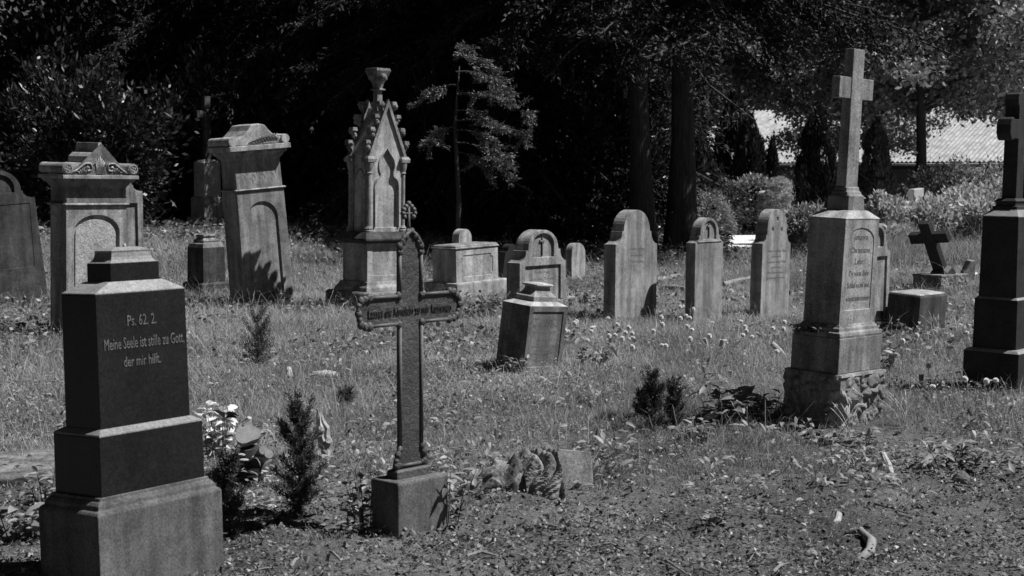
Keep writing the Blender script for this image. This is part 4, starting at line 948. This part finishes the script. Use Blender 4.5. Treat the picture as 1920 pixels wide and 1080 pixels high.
# ------------------------------------------------------------------ young conifers in the grass
def young(label, px, py, h, r, n, seed, group='young conifers seeded among the graves', bare_=.0):
    q = np.random.default_rng(seed); m = MB(); m.tube([(0, 0, -.03), (.004, .003, h*.5), (.0, 0, h*.97)], [.008, .006, .002], 6)
    parts = []; nb = 46
    for b in range(nb):
        u = q.random(); z = h*(.02 + .83*u); a = q.random()*6.283; ln = r*(1.25 - .75*u)*(.6+.6*q.random()); t = np.linspace(0, 1, 5)
        pts = np.stack([math.cos(a)*ln*t, math.sin(a)*ln*t, z + ln*((.1+.7*u)*t + (.25+1.0*u)*t**2)], -1)
        m.tube(pts.tolist(), (.003*(1-t*.7)).tolist(), 4, caps=False)
        k = int(n*1.5)//nb; tt = q.random(k)**.8; c = np.stack([np.interp(tt, t, pts[:, i]) for i in range(3)], -1) + q.normal(size=(k, 3))*r*.09
        d = np.array([math.cos(a)*.5, math.sin(a)*.5, 1.0]) + q.normal(size=(k, 3))*.6
        parts.append(leaves(c, d, .022*(.6+.9*q.random(k)), .0045, q))
    x, y = P(px, py); return finish_master('young_conifer', m, cat(parts), M['youngcon'], (x, y, gzf(x, y)), 0, 1, label, 'young conifer', group, crown='foliage', trunk='stem')
young('largest young conifer, standing between the cut log and the iron cross', 562, 978, .56, .105, 7500, 101)
young('young conifer close against the granite monument base', 430, 1012, .40, .07, 5000, 102)
young('sparse young conifer below the leaning monument', 484, 692, .52, .14, 3200, 103)
young('dark young conifer left of the tall cross monument', 1222, 806, .40, .085, 5000, 104)
young('smaller young conifer right beside its darker neighbour', 1262, 800, .33, .075, 3600, 105)
young('tiny needle tuft in the meadow left of the iron cross', 647, 762, .10, .07, 1400, 106)
young('tiny low conifer sprig left of the dark young pair', 1204, 790, .20, .06, 1500, 107)

# ------------------------------------------------------------------ broad-leaved weeds
def leaf6(C, D, L, Wd, q, shade):
    """folded pointed leaf, 4 quads worth of shape as two halves"""
    n = len(C); D = nrm(D); S = nrm(np.cross(D, q.normal(size=(n, 3))*.35 + np.array([0, 0, 1]))); N = np.cross(S, D)
    L = np.broadcast_to(L, n)[:, None]; Wd = np.broadcast_to(Wd, n)[:, None]
    m1 = C + D*L*.3 ; m2 = C + D*L*.7 - N*L*.06; tip = C + D*L - N*L*.2
    v = np.stack([C, m1 + S*Wd*.5 + N*Wd*.18, m1, m1 - S*Wd*.5 + N*Wd*.18, m2 + S*Wd*.36 + N*Wd*.1, m2, m2 - S*Wd*.36 + N*Wd*.1, tip], 1).reshape(-1, 3)
    b = np.arange(n)[:, None]*8
    f = np.concatenate([b + np.array([[0, 2, 1, 1]])*1, b + np.array([[0, 3, 2, 2]])], 0)
    quads = np.concatenate([b + np.array([[1, 2, 5, 4]]), b + np.array([[2, 3, 6, 5]])], 0)
    tris = np.concatenate([b + np.array([[0, 2, 1]]), b + np.array([[0, 3, 2]]), b + np.array([[4, 5, 7]]), b + np.array([[5, 6, 7]])], 0)
    quads_t = np.concatenate([quads[:, [0, 1, 2]], quads[:, [0, 2, 3]]], 0)
    return v, np.concatenate([tris, quads_t], 0), np.repeat(shade, 8)
def weed(label, px, py, rad, h, n, L, Wd, mat='leaf', seed=0, name='leafy_weed', group=None, z=0, stems=6, pos=None):
    q = np.random.default_rng(300+seed); m = MB(); C = []; D = []
    for s in range(stems):
        a = q.random()*6.283; rr = rad*math.sqrt(q.random()); hh = h*(.55+.5*q.random()); k = max(2, n//stems)
        base_ = np.array([math.cos(a)*rr*.5, math.sin(a)*rr*.5, 0]); top = np.array([math.cos(a)*rr, math.sin(a)*rr, hh])
        mid = (base_+top)/2 + np.array([0, 0, hh*.12]); pts = [base_ - [0, 0, .02], mid, top]; m.tube([p.tolist() for p in pts], [.0035, .0028, .0015], 5, caps=False)
        t = .15 + .85*q.random(k)
        c = (1-t)[:, None]*base_ + t[:, None]*top + np.array([0, 0, .1*hh])*(4*t*(1-t))[:, None]
        ph = q.random(k)*6.283; d = np.stack([np.cos(ph), np.sin(ph), .25 + .5*q.normal(size=k)*.6], -1)
        C.append(c); D.append(d)
    C = np.concatenate(C); D = np.concatenate(D); k = len(C)
    lv = leaf6(C, D, L*(.6+.7*q.random(k)), Wd*(.7+.5*q.random(k)), q, q.random(k))
    x, y = pos if pos else P(px, py, z); zz = z if z else gzf(x, y)
    r = empty(name, (x, y, zz), label, 'weed', group)
    m.build('stem', M['stem'], r, smooth=True, fixn=False); link('leaves', npmesh('leaves', *lv), M[mat], r); return r
GV = 'broad-leaved weeds growing around the graves'
weed('bramble climbing the left side of the iron cross block', 690, 1000, .13, .26, 44, .055, .032, 'leaf', 1, group=GV, stems=8)
weed('bramble sprawling over the right corner of the iron cross block', 838, 985, .16, .24, 40, .075, .034, 'leaf', 2, group=GV, stems=9)
weed('low dark-shaded weed between iron cross block and garland fragment', 850, 960, .12, .10, 24, .06, .03, 'leaf', 3, group=GV)
weed('weed in front of the carved garland fragment', 945, 950, .10, .06, 16, .045, .028, 'leaf', 4, group=GV)
weed('bleached pale weed beside the granite monument', 408, 868, .12, .36, 170, .060, .045, 'leaf_pale', 5, group=GV, stems=16)
weed('thin weed with one dark round leaf beside the granite monument', 414, 880, .05, .46, 9, .07, .06, 'leaf_dark', 6, group=GV, stems=2)
weed('big-leaved pale weed right of the leaning pedestal', 1108, 690, .18, .24, 60, .11, .05, 'leaf', 7, group=GV, stems=9)
weed('dark weed at the front foot of the leaning pedestal', 962, 704, .13, .17, 80, .06, .022, 'leaf', 8, group=GV, stems=10)
weed('spreading broad-leaved weed left of the rough-hewn base', 1350, 795, .20, .20, 90, .11, .045, 'leaf', 9, group=GV, stems=12)
weed('broad-leaved weed touching the rough-hewn base', 1425, 785, .20, .22, 90, .11, .045, 'leaf', 10, group=GV, stems=12)
weed('small weed right of the young conifers', 1300, 830, .15, .14, 60, .06, .035, 'leaf', 11, group=GV, stems=9)
weed('weed at the front corner of the rough-hewn base', 1540, 830, .17, .12, 60, .06, .04, 'leaf', 12, group=GV, stems=9)
weed('weed below the right corner of the rough-hewn base', 1620, 835, .12, .10, 40, .06, .035, 'leaf', 13, group=GV, stems=8)
weed('weed hiding under the left side of the granite base', 50, 1010, .18, .20, 60, .09, .045, 'leaf', 14, group=GV, stems=9)
weed('dark weed at the far left before the fallen slab', 90, 960, .16, .18, 46, .08, .03, 'leaf', 15, group=GV, stems=8)
weed('weed right of the bleached log ends in the foreground', 1790, 885, .18, .12, 70, .07, .03, 'leaf', 16, group=GV, stems=9)
weed('small weed in the middle foreground', 1330, 985, .10, .07, 30, .045, .02, 'leaf', 17, group=GV)
weed('weed under the right arm of the iron cross', 905, 600, .25, .25, 110, .09, .05, 'leaf', 18, group=GV, stems=14)
weed('weed before the block tomb', 860, 600, .30, .25, 110, .09, .05, 'leaf', 19, group=GV, stems=14)
weed('weed at the right of the broad plain headstone', 1085, 575, .35, .22, 120, .10, .05, 'leaf', 20, group=GV, stems=14)
weed('sprig at the lower left of the iron cross block', 640, 1010, .12, .10, 36, .05, .025, 'leaf', 21, group=GV)
weed('weed in the grass right of the pale log ends', 1665, 690, .12, .16, 40, .08, .03, 'leaf', 22, group=GV)
# sprig growing on the ledge of the tall cross monument
rx = 2.133; ry = 9.842; th = math.radians(90-42.9); lx, ly = -.262, .04
weed('dark sprig growing on the left ledge of the tall cross monument', 0, 0, .15, .07, 240, .035, .014, 'leaf_dark', 30, name='ledge_sprig', z=.60, stems=16, pos=(rx + math.cos(th)*lx - math.sin(th)*ly, ry + math.sin(th)*lx + math.cos(th)*ly))
# ------------------------------------------------------------------ meadow grass, litter, ground cover
def grass():
    q = np.random.default_rng(77); n = 1250000
    # distance sampled so that nearer ground gets more blades
    u = q.random(n); a, b, e = 5.3, 46.0, 0.75
    Y = (a**e + u*(b**e - a**e))**(1/e)
    X = (q.random(n)*2-1)*(0.37*Y + 1.0)
    br = bare(X, Y); patch = vnoise(X, Y, 1.7)*.6 + vnoise(X, Y, .5)*.4
    keep = q.random(n) > np.clip(br*.74 + .35*(patch < .36)*(Y < 16), 0, .95)
    onpath = (Y > 30.4) & (X > 3.4) & (Y < 38.8 + (X-7)*.5)
    keep &= ~((np.hypot((X - .12)/1.6, Y - 7.5) < .22) & (q.random(n) < .85)); keep &= ~onpath; keep &= ~((np.hypot(X - 2.2, Y - 9.45) < .42) & (q.random(n) < .8))
    dark = ((Y > 27.5) & (X < 3.6) & (q.random(n) < .6)); keep &= ~dark
    X, Y, br, patch = X[keep], Y[keep], br[keep], patch[keep]; n = len(X)
    Z = gz(X, Y) - .01
    h = (.045 + .10*q.random(n)**1.5)*(.35 + 1.5*patch)*(1 - .72*br)*np.clip(.55 + (Y-8)*.06, .5, 1.45)
    tall = (Y > 25) & (Y < 31) & (X > 5.6); h = np.where(tall, h*2.6, h)
    stem = q.random(n) < .022; h = np.where(stem & (br < .3), h*2.3 + .08, h)
    w = (.0024 + .0022*q.random(n)**2)*np.clip((Y/9)**.85, .75, 4) * np.where(stem, .6, 1)
    a = q.random(n)*6.283; lean = h*(.25 + 1.6*q.random(n)**1.3); g = q.random(n)*6.283
    dx, dy = np.cos(g)*lean, np.sin(g)*lean
    sx, sy = np.cos(a)*w/2, np.sin(a)*w/2
    v = np.empty((n, 5, 3))
    v[:, 0] = np.stack([X - sx, Y - sy, Z], -1); v[:, 1] = np.stack([X + sx, Y + sy, Z], -1)
    mx, my, mz = X + dx*.35, Y + dy*.35, Z + h*.62
    v[:, 2] = np.stack([mx + sx*.8, my + sy*.8, mz], -1); v[:, 3] = np.stack([mx - sx*.8, my - sy*.8, mz], -1)
    v[:, 4] = np.stack([X + dx, Y + dy, Z + h*(1 - .3*np.minimum(lean/h, 2.2))], -1)
    b_ = np.arange(n)[:, None]*5
    f = np.concatenate([b_ + np.array([[0, 1, 2]]), b_ + np.array([[0, 2, 3]]), b_ + np.array([[3, 2, 4]])], 0)
    s = np.clip(.15 + .5*q.random(n)**1.3 + .5*(vnoise(X, Y, .8) - .5) + .35*(vnoise(X, Y, 3.0) - .4) + np.where(stem, .35, 0), 0, 1)
    o = link('meadow_grass', npmesh('meadow_grass', v.reshape(-1, 3), f, np.repeat(s, 5)), M['grass'])
    tag(o, 'wild meadow grass growing between the gravestones', 'grass', kind='stuff')
def litter():
    q = np.random.default_rng(78); n = 190000
    Y = 5.2 + 6.5*q.random(n)**1.2; X = (q.random(n)*2-1)*(.37*Y + .8); k = q.random(n) < (.06 + .94*bare(X, Y))*np.clip(.25+1.2*vnoise(X, Y, .4), 0, 1)
    X, Y = X[k], Y[k]; n = len(X); C = np.stack([X, Y, gz(X, Y) + .004 + .012*q.random(n)], -1)
    D = np.stack([q.normal(size=n), q.normal(size=n), .28*q.normal(size=n) + .1], -1)
    L = .006 + .030*q.random(n)**2.4; chip = q.random(n) < .5
    v, f, s = leaves(C, D, L*np.where(chip, 2.2, 1), L*np.where(chip, .13, .55), q, shade=q.random(n)**1.6, curl=.2)
    o = link('leaf_litter', npmesh('leaf_litter', v, f, s), M['litter']); tag(o, 'dead leaves, needles and wood chips scattered on the bare soil', 'leaf litter', kind='stuff')
    # moss cushions / crumbs
    n = 4000; Y = 5.2 + 5.2*q.random(n); X = (q.random(n)*2-1)*(.37*Y + .8); k = q.random(n) < bare(X, Y)*np.clip(vnoise(X+9, Y, .3)*1.6-.3, 0, 1); X, Y = X[k], Y[k]; n = len(X)
    m = []
    r = .006 + .016*q.random(n)**2
    C = np.stack([X, Y, gz(X, Y) + r*.2], -1)
    oc = np.array([[1, 0, 0], [0, 1, 0], [-1, 0, 0], [0, -1, 0], [0, 0, 1.0], [0, 0, -1]])
    v = C[:, None, :] + oc[None]*r[:, None, None]*(.6 + .8*q.random((n, 6, 1)))
    fo = np.array([[0, 1, 4], [1, 2, 4], [2, 3, 4], [3, 0, 4], [1, 0, 5], [2, 1, 5], [3, 2, 5], [0, 3, 5]])
    f = (np.arange(n)[:, None, None]*6 + fo[None]).reshape(-1, 3)
    o = link('soil_crumbs', npmesh('soil_crumbs', v.reshape(-1, 3), f, None), M['soil']); tag(o, 'crumbs of earth and moss on the bare foreground soil', 'soil crumbs', kind='stuff')
def cover():
    q = np.random.default_rng(79); n = 60000
    Y = 13 + 17*q.random(n); X = (q.random(n)*2-1)*(.37*Y + .6)
    wgt = np.clip((vnoise(X+40, Y, 1.4) - .42)*5, 0, 1)*np.where(Y < 19, .55, .45) + ((X < -4.2) & (Y > 13) & (Y < 18.5))*.7 + ((Y > 17) & (Y < 21) & (X > -1.6) & (X < 1.5))*.5
    k = q.random(n) < wgt*.8; X, Y = X[k], Y[k]; n = len(X); C = np.stack([X, Y, gz(X, Y) + .04 + .13*q.random(n)], -1)
    D = np.stack([q.normal(size=n), q.normal(size=n), .4*q.normal(size=n)], -1)
    v, f, s = leaves(C, D, .035 + .05*q.random(n), .02 + .03*q.random(n), q, curl=.1)
    o = link('ground_cover', npmesh('ground_cover', v, f, s), M['ivy']); tag(o, 'low leafy ground cover between the farther graves', 'ground cover', kind='stuff')
    n = 60000; Y = 26 + 10*q.random(n); X = -14 + 18*q.random(n); C = np.stack([X, Y, gz(X, Y) + .03 + .25*q.random(n)**2], -1); D = np.stack([q.normal(size=n), q.normal(size=n), .4*q.normal(size=n)], -1)
    v, f, s = leaves(C, D, .08 + .06*q.random(n), .05, q)
    o = link('woodland_floor_plants', npmesh('woodland_floor_plants', v, f, s), M['ivy']); tag(o, 'leafy undergrowth carpet at the edge of the wood', 'undergrowth', kind='stuff')
def meadow_leaves():
    q = np.random.default_rng(81); n = 130000
    Y = 5.3 + 11.7*q.random(n)**1.1; X = (q.random(n)*2-1)*(.37*Y + .8)
    k = q.random(n) < np.clip((vnoise(X+70, Y, .45) - .38)*3.5, .06, 1)*(1 - .55*bare(X, Y)); X, Y = X[k], Y[k]; n = len(X)
    C = np.stack([X, Y, gz(X, Y) + .01 + .07*q.random(n)*vnoise(X, Y, 1.0)], -1); D = np.stack([q.normal(size=n), q.normal(size=n), .35*q.normal(size=n)+.15], -1)
    v, f, s = leaves(C, D, .012 + .022*q.random(n)**1.5, .007 + .012*q.random(n), q, curl=.12)
    o = link('meadow_herbs', npmesh('meadow_herbs', v, f, s), M['ivy']); tag(o, 'small clover-like herbs and moss tufts among the meadow grass', 'herbs', kind='stuff')
def weed_clumps():
    q = np.random.default_rng(82); K = 420; cy = 7.2 + 12*q.random(K)**1.2; cx = (q.random(K)*2-1)*(.36*cy + .3); k = np.repeat(np.arange(K), q.integers(8, 40, K)); n = len(k)
    r = .05 + .12*q.random(K); X = cx[k] + q.normal(size=n)*r[k]; Y = cy[k] + q.normal(size=n)*r[k]; C = np.stack([X, Y, gz(X, Y) + .02 + q.random(n)*(.04 + .10*q.random(K)[k])], -1)
    D = np.stack([X - cx[k], Y - cy[k], np.full(n, .03)], -1) + q.normal(size=(n, 3))*.06; sz = (.022 + .04*q.random(K))[k]
    v, f, s = leaf6(C, D, sz*(.6 + .8*q.random(n)), sz*.5, q, np.clip(.4*q.random(K)[k] + .7*q.random(n), 0, 1))
    o = link('low_weeds', npmesh('low_weeds', v, f, s), M['leaf']); tag(o, 'low leafy weeds tangled through the meadow grass', 'weeds', kind='stuff')
grass(); litter(); cover(); meadow_leaves(); weed_clumps()

# ------------------------------------------------------------------ dandelion clocks
def clocks():
    q = np.random.default_rng(80); G = 'dandelion clocks in the meadow'
    def master(h):
        m = MB(); m.tube([(0, 0, -.02), (.006, .003, h*.5), (0, 0, h)], [.0022, .002, .0016], 5)
        n = 260; d = nrm(q.normal(size=(n, 3))); C = d*.004 + np.array([0, 0, h+.016]); lv = leaves(C, d, .019, .013, q)
        return m, lv
    near = ['among the dandelion clocks between the two right headstones', 'in the meadow before the broad plain headstone', 'in the grass right of the tall cross monument']
    pts = []
    r_ = random.Random(21)
    for i in range(34): pts.append((r_.uniform(1090, 1500), r_.gauss(628, 16), 0))
    for i in range(8): pts.append((r_.uniform(1040, 1150), r_.gauss(640, 14), 1))
    for p in ((1718, 655), (1812, 640), (1740, 712), (1866, 735), (1848, 755), (1748, 745), (1808, 748), (1692, 668), (1690, 590), (1702, 585)): pts.append((*p, 2))
    ch = None
    for i, (px, py, z) in enumerate(pts):
        x, y = P(px, py + 22); h = r_.uniform(.12, .22)
        lab = ['white dandelion clock in the meadow before the two narrow headstones', 'white dandelion clock left of the broad plain headstone', 'white dandelion clock in the grass between tall cross and dark monument'][z]
        G2 = G + (' before the narrow headstones', ' left of the broad headstone', ' right of the tall cross')[z]
        if ch is None:
            m, lv = master(.17); r, ch = finish_master('dandelion_clock', m, lv, M['puff'], (x, y, gzf(x, y)), 0, 1, lab, 'dandelion', G2, M['stem'], 'seed_head', 'stem')
        else: copyto(ch, (x, y, gzf(x, y)), i*1.1, (1, 1, h/.17), 'dandelion_clock', lab, 'dandelion', G2)
clocks()

# ------------------------------------------------------------------ stumps, logs, twigs, stones
def log(name, label, pts, rad, mat, endmat=None, cat_='log', group=None, n=10, seed=1):
    m = MB(); m.tube(pts, rad, n, flute=.25, seed=seed); o = m.build(name, M[mat], None, smooth=len(pts) > 3, fixn=False, jit=.13*max(rad)); o['label'] = label; o['category'] = cat_
    if group: o['group'] = group
    return o
def pp(px, py, dz=0):
    x, y = P(px, py); return (x, y, gzf(x, y) + dz)
def stump():
    x, y, z = pp(478, 905); r = empty('cut_log', (x, y, z), 'upright sawn log with bracket fungi and branch stubs beside the bleached weed', 'log', None)
    q = random.Random(4); m = MB(); a = Vector((0, .03, -.05)); b = Vector((-.035, -.015, .27))
    m.tube([a, a.lerp(b, .3), a.lerp(b, .55), a.lerp(b, .72)], [.078, .075, .070, .05], 18, flute=.25, seed=2); m.build('trunk_section', M['wood_dark'], r, smooth=False)
    c = MB(); ax = (b-a).normalized(); tilt = Vector((.12, -.72, .68)).normalized()
    u = tilt.cross(Vector((1, 0, 0))).normalized(); w_ = tilt.cross(u)
    cc = b + Vector((.0, .0, -.01)); k = 22; rad = [.064*(1 + .12*math.sin(3*i*2*math.pi/k) + q.uniform(-.04, .04)) for i in range(k)]
    vs = [cc + u*rad[i]*math.cos(2*math.pi*i/k) + w_*rad[i]*math.sin(2*math.pi*i/k) for i in range(k)]; vs += [v - tilt*.05 - (v-cc)*.12 for v in vs]
    c.add(vs, [tuple(range(k)), tuple(range(2*k-1, k-1, -1))] + [(i, (i+1) % k, (i+1) % k + k, i+k) for i in range(k)]); c.build('sawn_face', M['wood_cut'], r)
    for (dx, dz) in ((.055, .165), (.082, .145)):
        MB().tube([(dx*.4, 0, dz-.03), (dx+.01, -.10, dz+.02)], [.022, .024], 12).build('branch_stub', M['wood_cut'], r, smooth=False)
    for i in range(16):
        aa = q.uniform(-2.7, -.2); zz = q.uniform(.02, .16); f = MB(); px_, py_ = .085*math.cos(aa), .085*math.sin(aa)
        f.ball((px_, py_, zz), q.uniform(.016, .028), 10, 5, (1.2, 1.0, .28)); f.build('bracket_fungus', M['wood'], r, smooth=True)
    MB().tube([(-.07, .05, .24), (-.055, .04, .30), (-.03, .03, .335)], [.022, .03, .012], 6).build('splinter', M['wood'], r, jit=.004)
stump()
def drift():
    x, y, z = pp(607, 868); r = empty('weathered_root', (x, y, z), 'pale weathered upright root with knot holes right of the largest young conifer', 'stump', None)
    m = MB(); q = random.Random(6)
    m.tube([(.02, 0, -.03), (.02, 0, .04), (.012, .0, .08), (.0, .0, .12), (-.004, .0, .16), (-.014, 0, .20), (-.02, 0, .235), (-.03, 0, .275)], [.030, .027, .036, .030, .034, .022, .016, .005], 14, flute=1.0, seed=5); m.build('root_wood', M['wood'], r, jit=.004)
    MB().tube([(-.01, -.02, .15), (-.035, -.055, .165)], [.026, .022], 10).build('knot', M['wood_cut'], r)
    MB().tube([(-.0365, -.0565, .1655), (-.037, -.0575, .166)], [.016, .015], 10).build('knot_hole', M['wood_dark'], r)
    MB().tube([(.02, -.035, .07), (.035, -.055, .10)], [.022, .018], 8).build('side_knot', M['wood_cut'], r)
drift()
log('curved_branch', 'thick curved bare branch lying in the right foreground', [pp(1585, 1008, .01), pp(1612, 1006, .025), pp(1634, 1016, .03), pp(1630, 1036, .03), pp(1606, 1054, .02)], [.010, .017, .022, .021, .016], 'twig', n=14)
GL = 'bleached log ends in the grass'
for lab, a, b, ra, rb, dz in (('bright upright log end, right one of the pair beside the star headstone', (1346, 660), (1356, 660), .022, .028, .13), ('small bright log end, left one of the pair', (1325, 655), (1321, 655), .014, .018, .12),
                             ('dark-tipped branch end left of the tall cross plinth', (1474, 668), (1446, 668), .02, .025, .13), ('bright log end right of the tall cross plinth', (1662, 690), (1676, 690), .02, .032, .16),
                             ('pale log end in the right foreground, pointing up to the right', (1715, 885), (1752, 880), .018, .026, .07), ('pale branch end leaning left in the right foreground', (1672, 893), (1655, 870), .018, .016, .05),
                             ('thin bleached stick standing in the meadow left of the tall cross base', (1366, 720), (1370, 720), .01, .014, .08), ('bright stub in the meadow left of the iron cross', (540, 716), (541, 712), .03, .026, .07),
                             ('pale root end in the middle foreground', (1562, 978), (1572, 972), .014, .018, .025), ('bright stick end at the foot of the meadow right of the plinth', (1722, 722), (1727, 722), .012, .018, .10)):
    log('log_end', lab, [pp(*a, -.02), tuple((Vector(pp(*a, -.02)) + Vector(pp(*b, dz)))/2 + Vector((.01, 0, 0))), pp(*b, dz)], [ra, (ra+rb)/2*1.05, rb], 'wood', group=GL, seed=int(a[0]))
def rock(name, label, px, py, r, sq, mat, seed, cat_='stone'):
    q = random.Random(seed); m = MB(); m.ball((0, 0, 0), r, 12, 8, sq); m.v = [(a*(1+q.uniform(-.14, .14)), b*(1+q.uniform(-.14, .14)), c*(1+q.uniform(-.2, .2))) for a, b, c in m.v]
    o = m.build(name, M[mat]); o.location = pp(px, py, r*sq[2]*.4); o['label'] = label; o['category'] = cat_; return o
rock('flat_stone', 'flat bright stone in the meadow left of the iron cross arm', 607, 712, .12, (1.1, .7, .30), 'wood', 3)
rock('mossy_stone', 'small dark rounded stone in the right foreground', 1802, 915, .045, (1, .9, 1), 'sand_mid', 4)
rock('flat_stone', 'small pale stone on the soil before the largest young conifer', 507, 955, .022, (1.4, 1, .6), 'white_stone', 5)
rock('flat_stone', 'bright pebble-like stone under the garland fragment', 1040, 942, .05, (1.6, .8, .35), 'white_stone', 6)
rock('wood_stub', 'sawn round wood stub in the grass right of the leaning pedestal', 1157, 722, .035, (1.2, 1, .6), 'wood', 7, 'wood stub')
rock('wood_stub', 'short round wood stub in the middle foreground', 1520, 1032, .032, (1, 1, .9), 'twig', 8, 'wood stub')
rock('flat_stone', 'pale chipped stone before the leaning monument', 436, 605, .10, (1.2, .7, .35), 'sand_pale', 9)
rock('wood_stub', 'small sawn stub right of the rough-hewn base', 1582, 880, .032, (1.3, 1, .7), 'twig', 10, 'wood stub')
GT = 'twigs lying on the foreground soil'
tw = [((1110, 1040), (1165, 1044)), ((1240, 1000), (1268, 1002)), ((1228, 965), (1255, 970)), ((1000, 1000), (1050, 1010)), ((1640, 940), (1700, 962)), ((1870, 873), (1920, 876)), ((1765, 1052), (1820, 1056)), ((1450, 1080), (1475, 1062)), ((1545, 1058), (1590, 1064)), ((760, 1036), (785, 1040)),
      ((545, 1060), (560, 1045)), ((940, 960), (925, 985)), ((1440, 914), (1465, 908)), ((1040, 1046), (1075, 1052)), ((1680, 970), (1712, 980)), ((1870, 1075), (1915, 1070)), ((1300, 1070), (1340, 1078)), ((875, 1060), (930, 1055)), ((1240, 1055), (1290, 1075)), ((1400, 1040), (1430, 1048)), ((1790, 920), (1840, 935)), ((620, 1035), (640, 1055)), ((470, 1070), (520, 1060)), ((1130, 960), (1170, 966)), ((1330, 925), (1360, 915))]
for i, (a, b) in enumerate(tw):
    q = random.Random(i); A = Vector(pp(*a, .012)); B = Vector(pp(*b, .014)); Mx = (A+B)/2 + Vector((q.uniform(-.02, .02), q.uniform(-.03, .03), .012)); r = q.uniform(.004, .009)
    near = [('left' if a[0] < 700 else 'middle' if a[0] < 1350 else 'right')][0]
    row = 'bottom edge' if max(a[1], b[1]) > 1035 else 'lower part' if a[1] > 950 else 'upper edge'
    o = log('twig', f'thin dry twig on the soil, {row} of the {near} foreground', [A, Mx, B], [r, r*.9, r*.6], 'twig', cat_='twig', group=f'twigs lying on the {near} foreground soil, {row}', n=6, seed=i)
for lab, a, b in (('dark fallen log left of the broad plain headstone, lower one', (1035, 560), (1130, 541)), ('dark fallen log left of the broad plain headstone, upper one', (1050, 549), (1130, 528)), ('dark log lying left of the gothic shrine', (612, 498), (650, 512)), ('pale fallen branch right of the broad plain headstone', (1232, 532), (1275, 528)), ('pale fallen branch between the narrow headstones', (1356, 540), (1408, 533)), ('short fallen branch right of the broad plain headstone', (1235, 548), (1285, 552))):
    log('fallen_branch', lab, [pp(*a, .06), tuple((Vector(pp(*a, .06))+Vector(pp(*b, .08)))/2 + Vector((0, 0, .02))), pp(*b, .10)], [.04, .036, .028], 'wood_dark' if 'dark' in lab else 'twig', group='fallen branches between the graves', n=9)
def grassheads():
    for lab, px, py, n, h in (('clump of bright feathery grass heads left of the iron cross arm', 640, 625, 9, .34), ('clump of tall grass heads before the rough-hewn base', 1590, 815, 12, .26), ('tall bent grass stalks right of the squat block', 1760, 640, 10, .34), ('pale bent grass stalks in the grass right of the rough-hewn base', 1690, 800, 12, .26)):
        q = np.random.default_rng(int(px)); x, y, z = pp(px, py); r = empty('grass_clump', (x, y, z), lab, 'grass clump', 'tall grass clumps with seed heads'); m = MB()
        for i in range(n):
            a = q.random()*6.283; ln = .04 + .14*q.random(); bx, by = q.normal()*.04, q.normal()*.04; hh = h*(.6 + .4*q.random())
            pts = [(bx + math.cos(a)*ln*t**2, by + math.sin(a)*ln*t**2, hh*t*(1-.12*t)) for t in (0, .3, .6, .8, 1)]
            m.tube(pts, [.0022, .002, .0018, .0015, .001], 4, caps=False); e = Vector(pts[-1]); dd = (e - Vector(pts[-2])).normalized()
            hd = MB(); hd.tube([e - dd*.05, e - dd*.02, e + dd*.012], [.0015, .0035, .0008], 5); hd.build('seed_head', M['leaf_stalk'], r, fixn=False)
        m.build('stalks', M['leaf_stalk'], r, fixn=False)
M['leaf_stalk'] = plain('dry_grass_stalk', .42, .8)
grassheads()
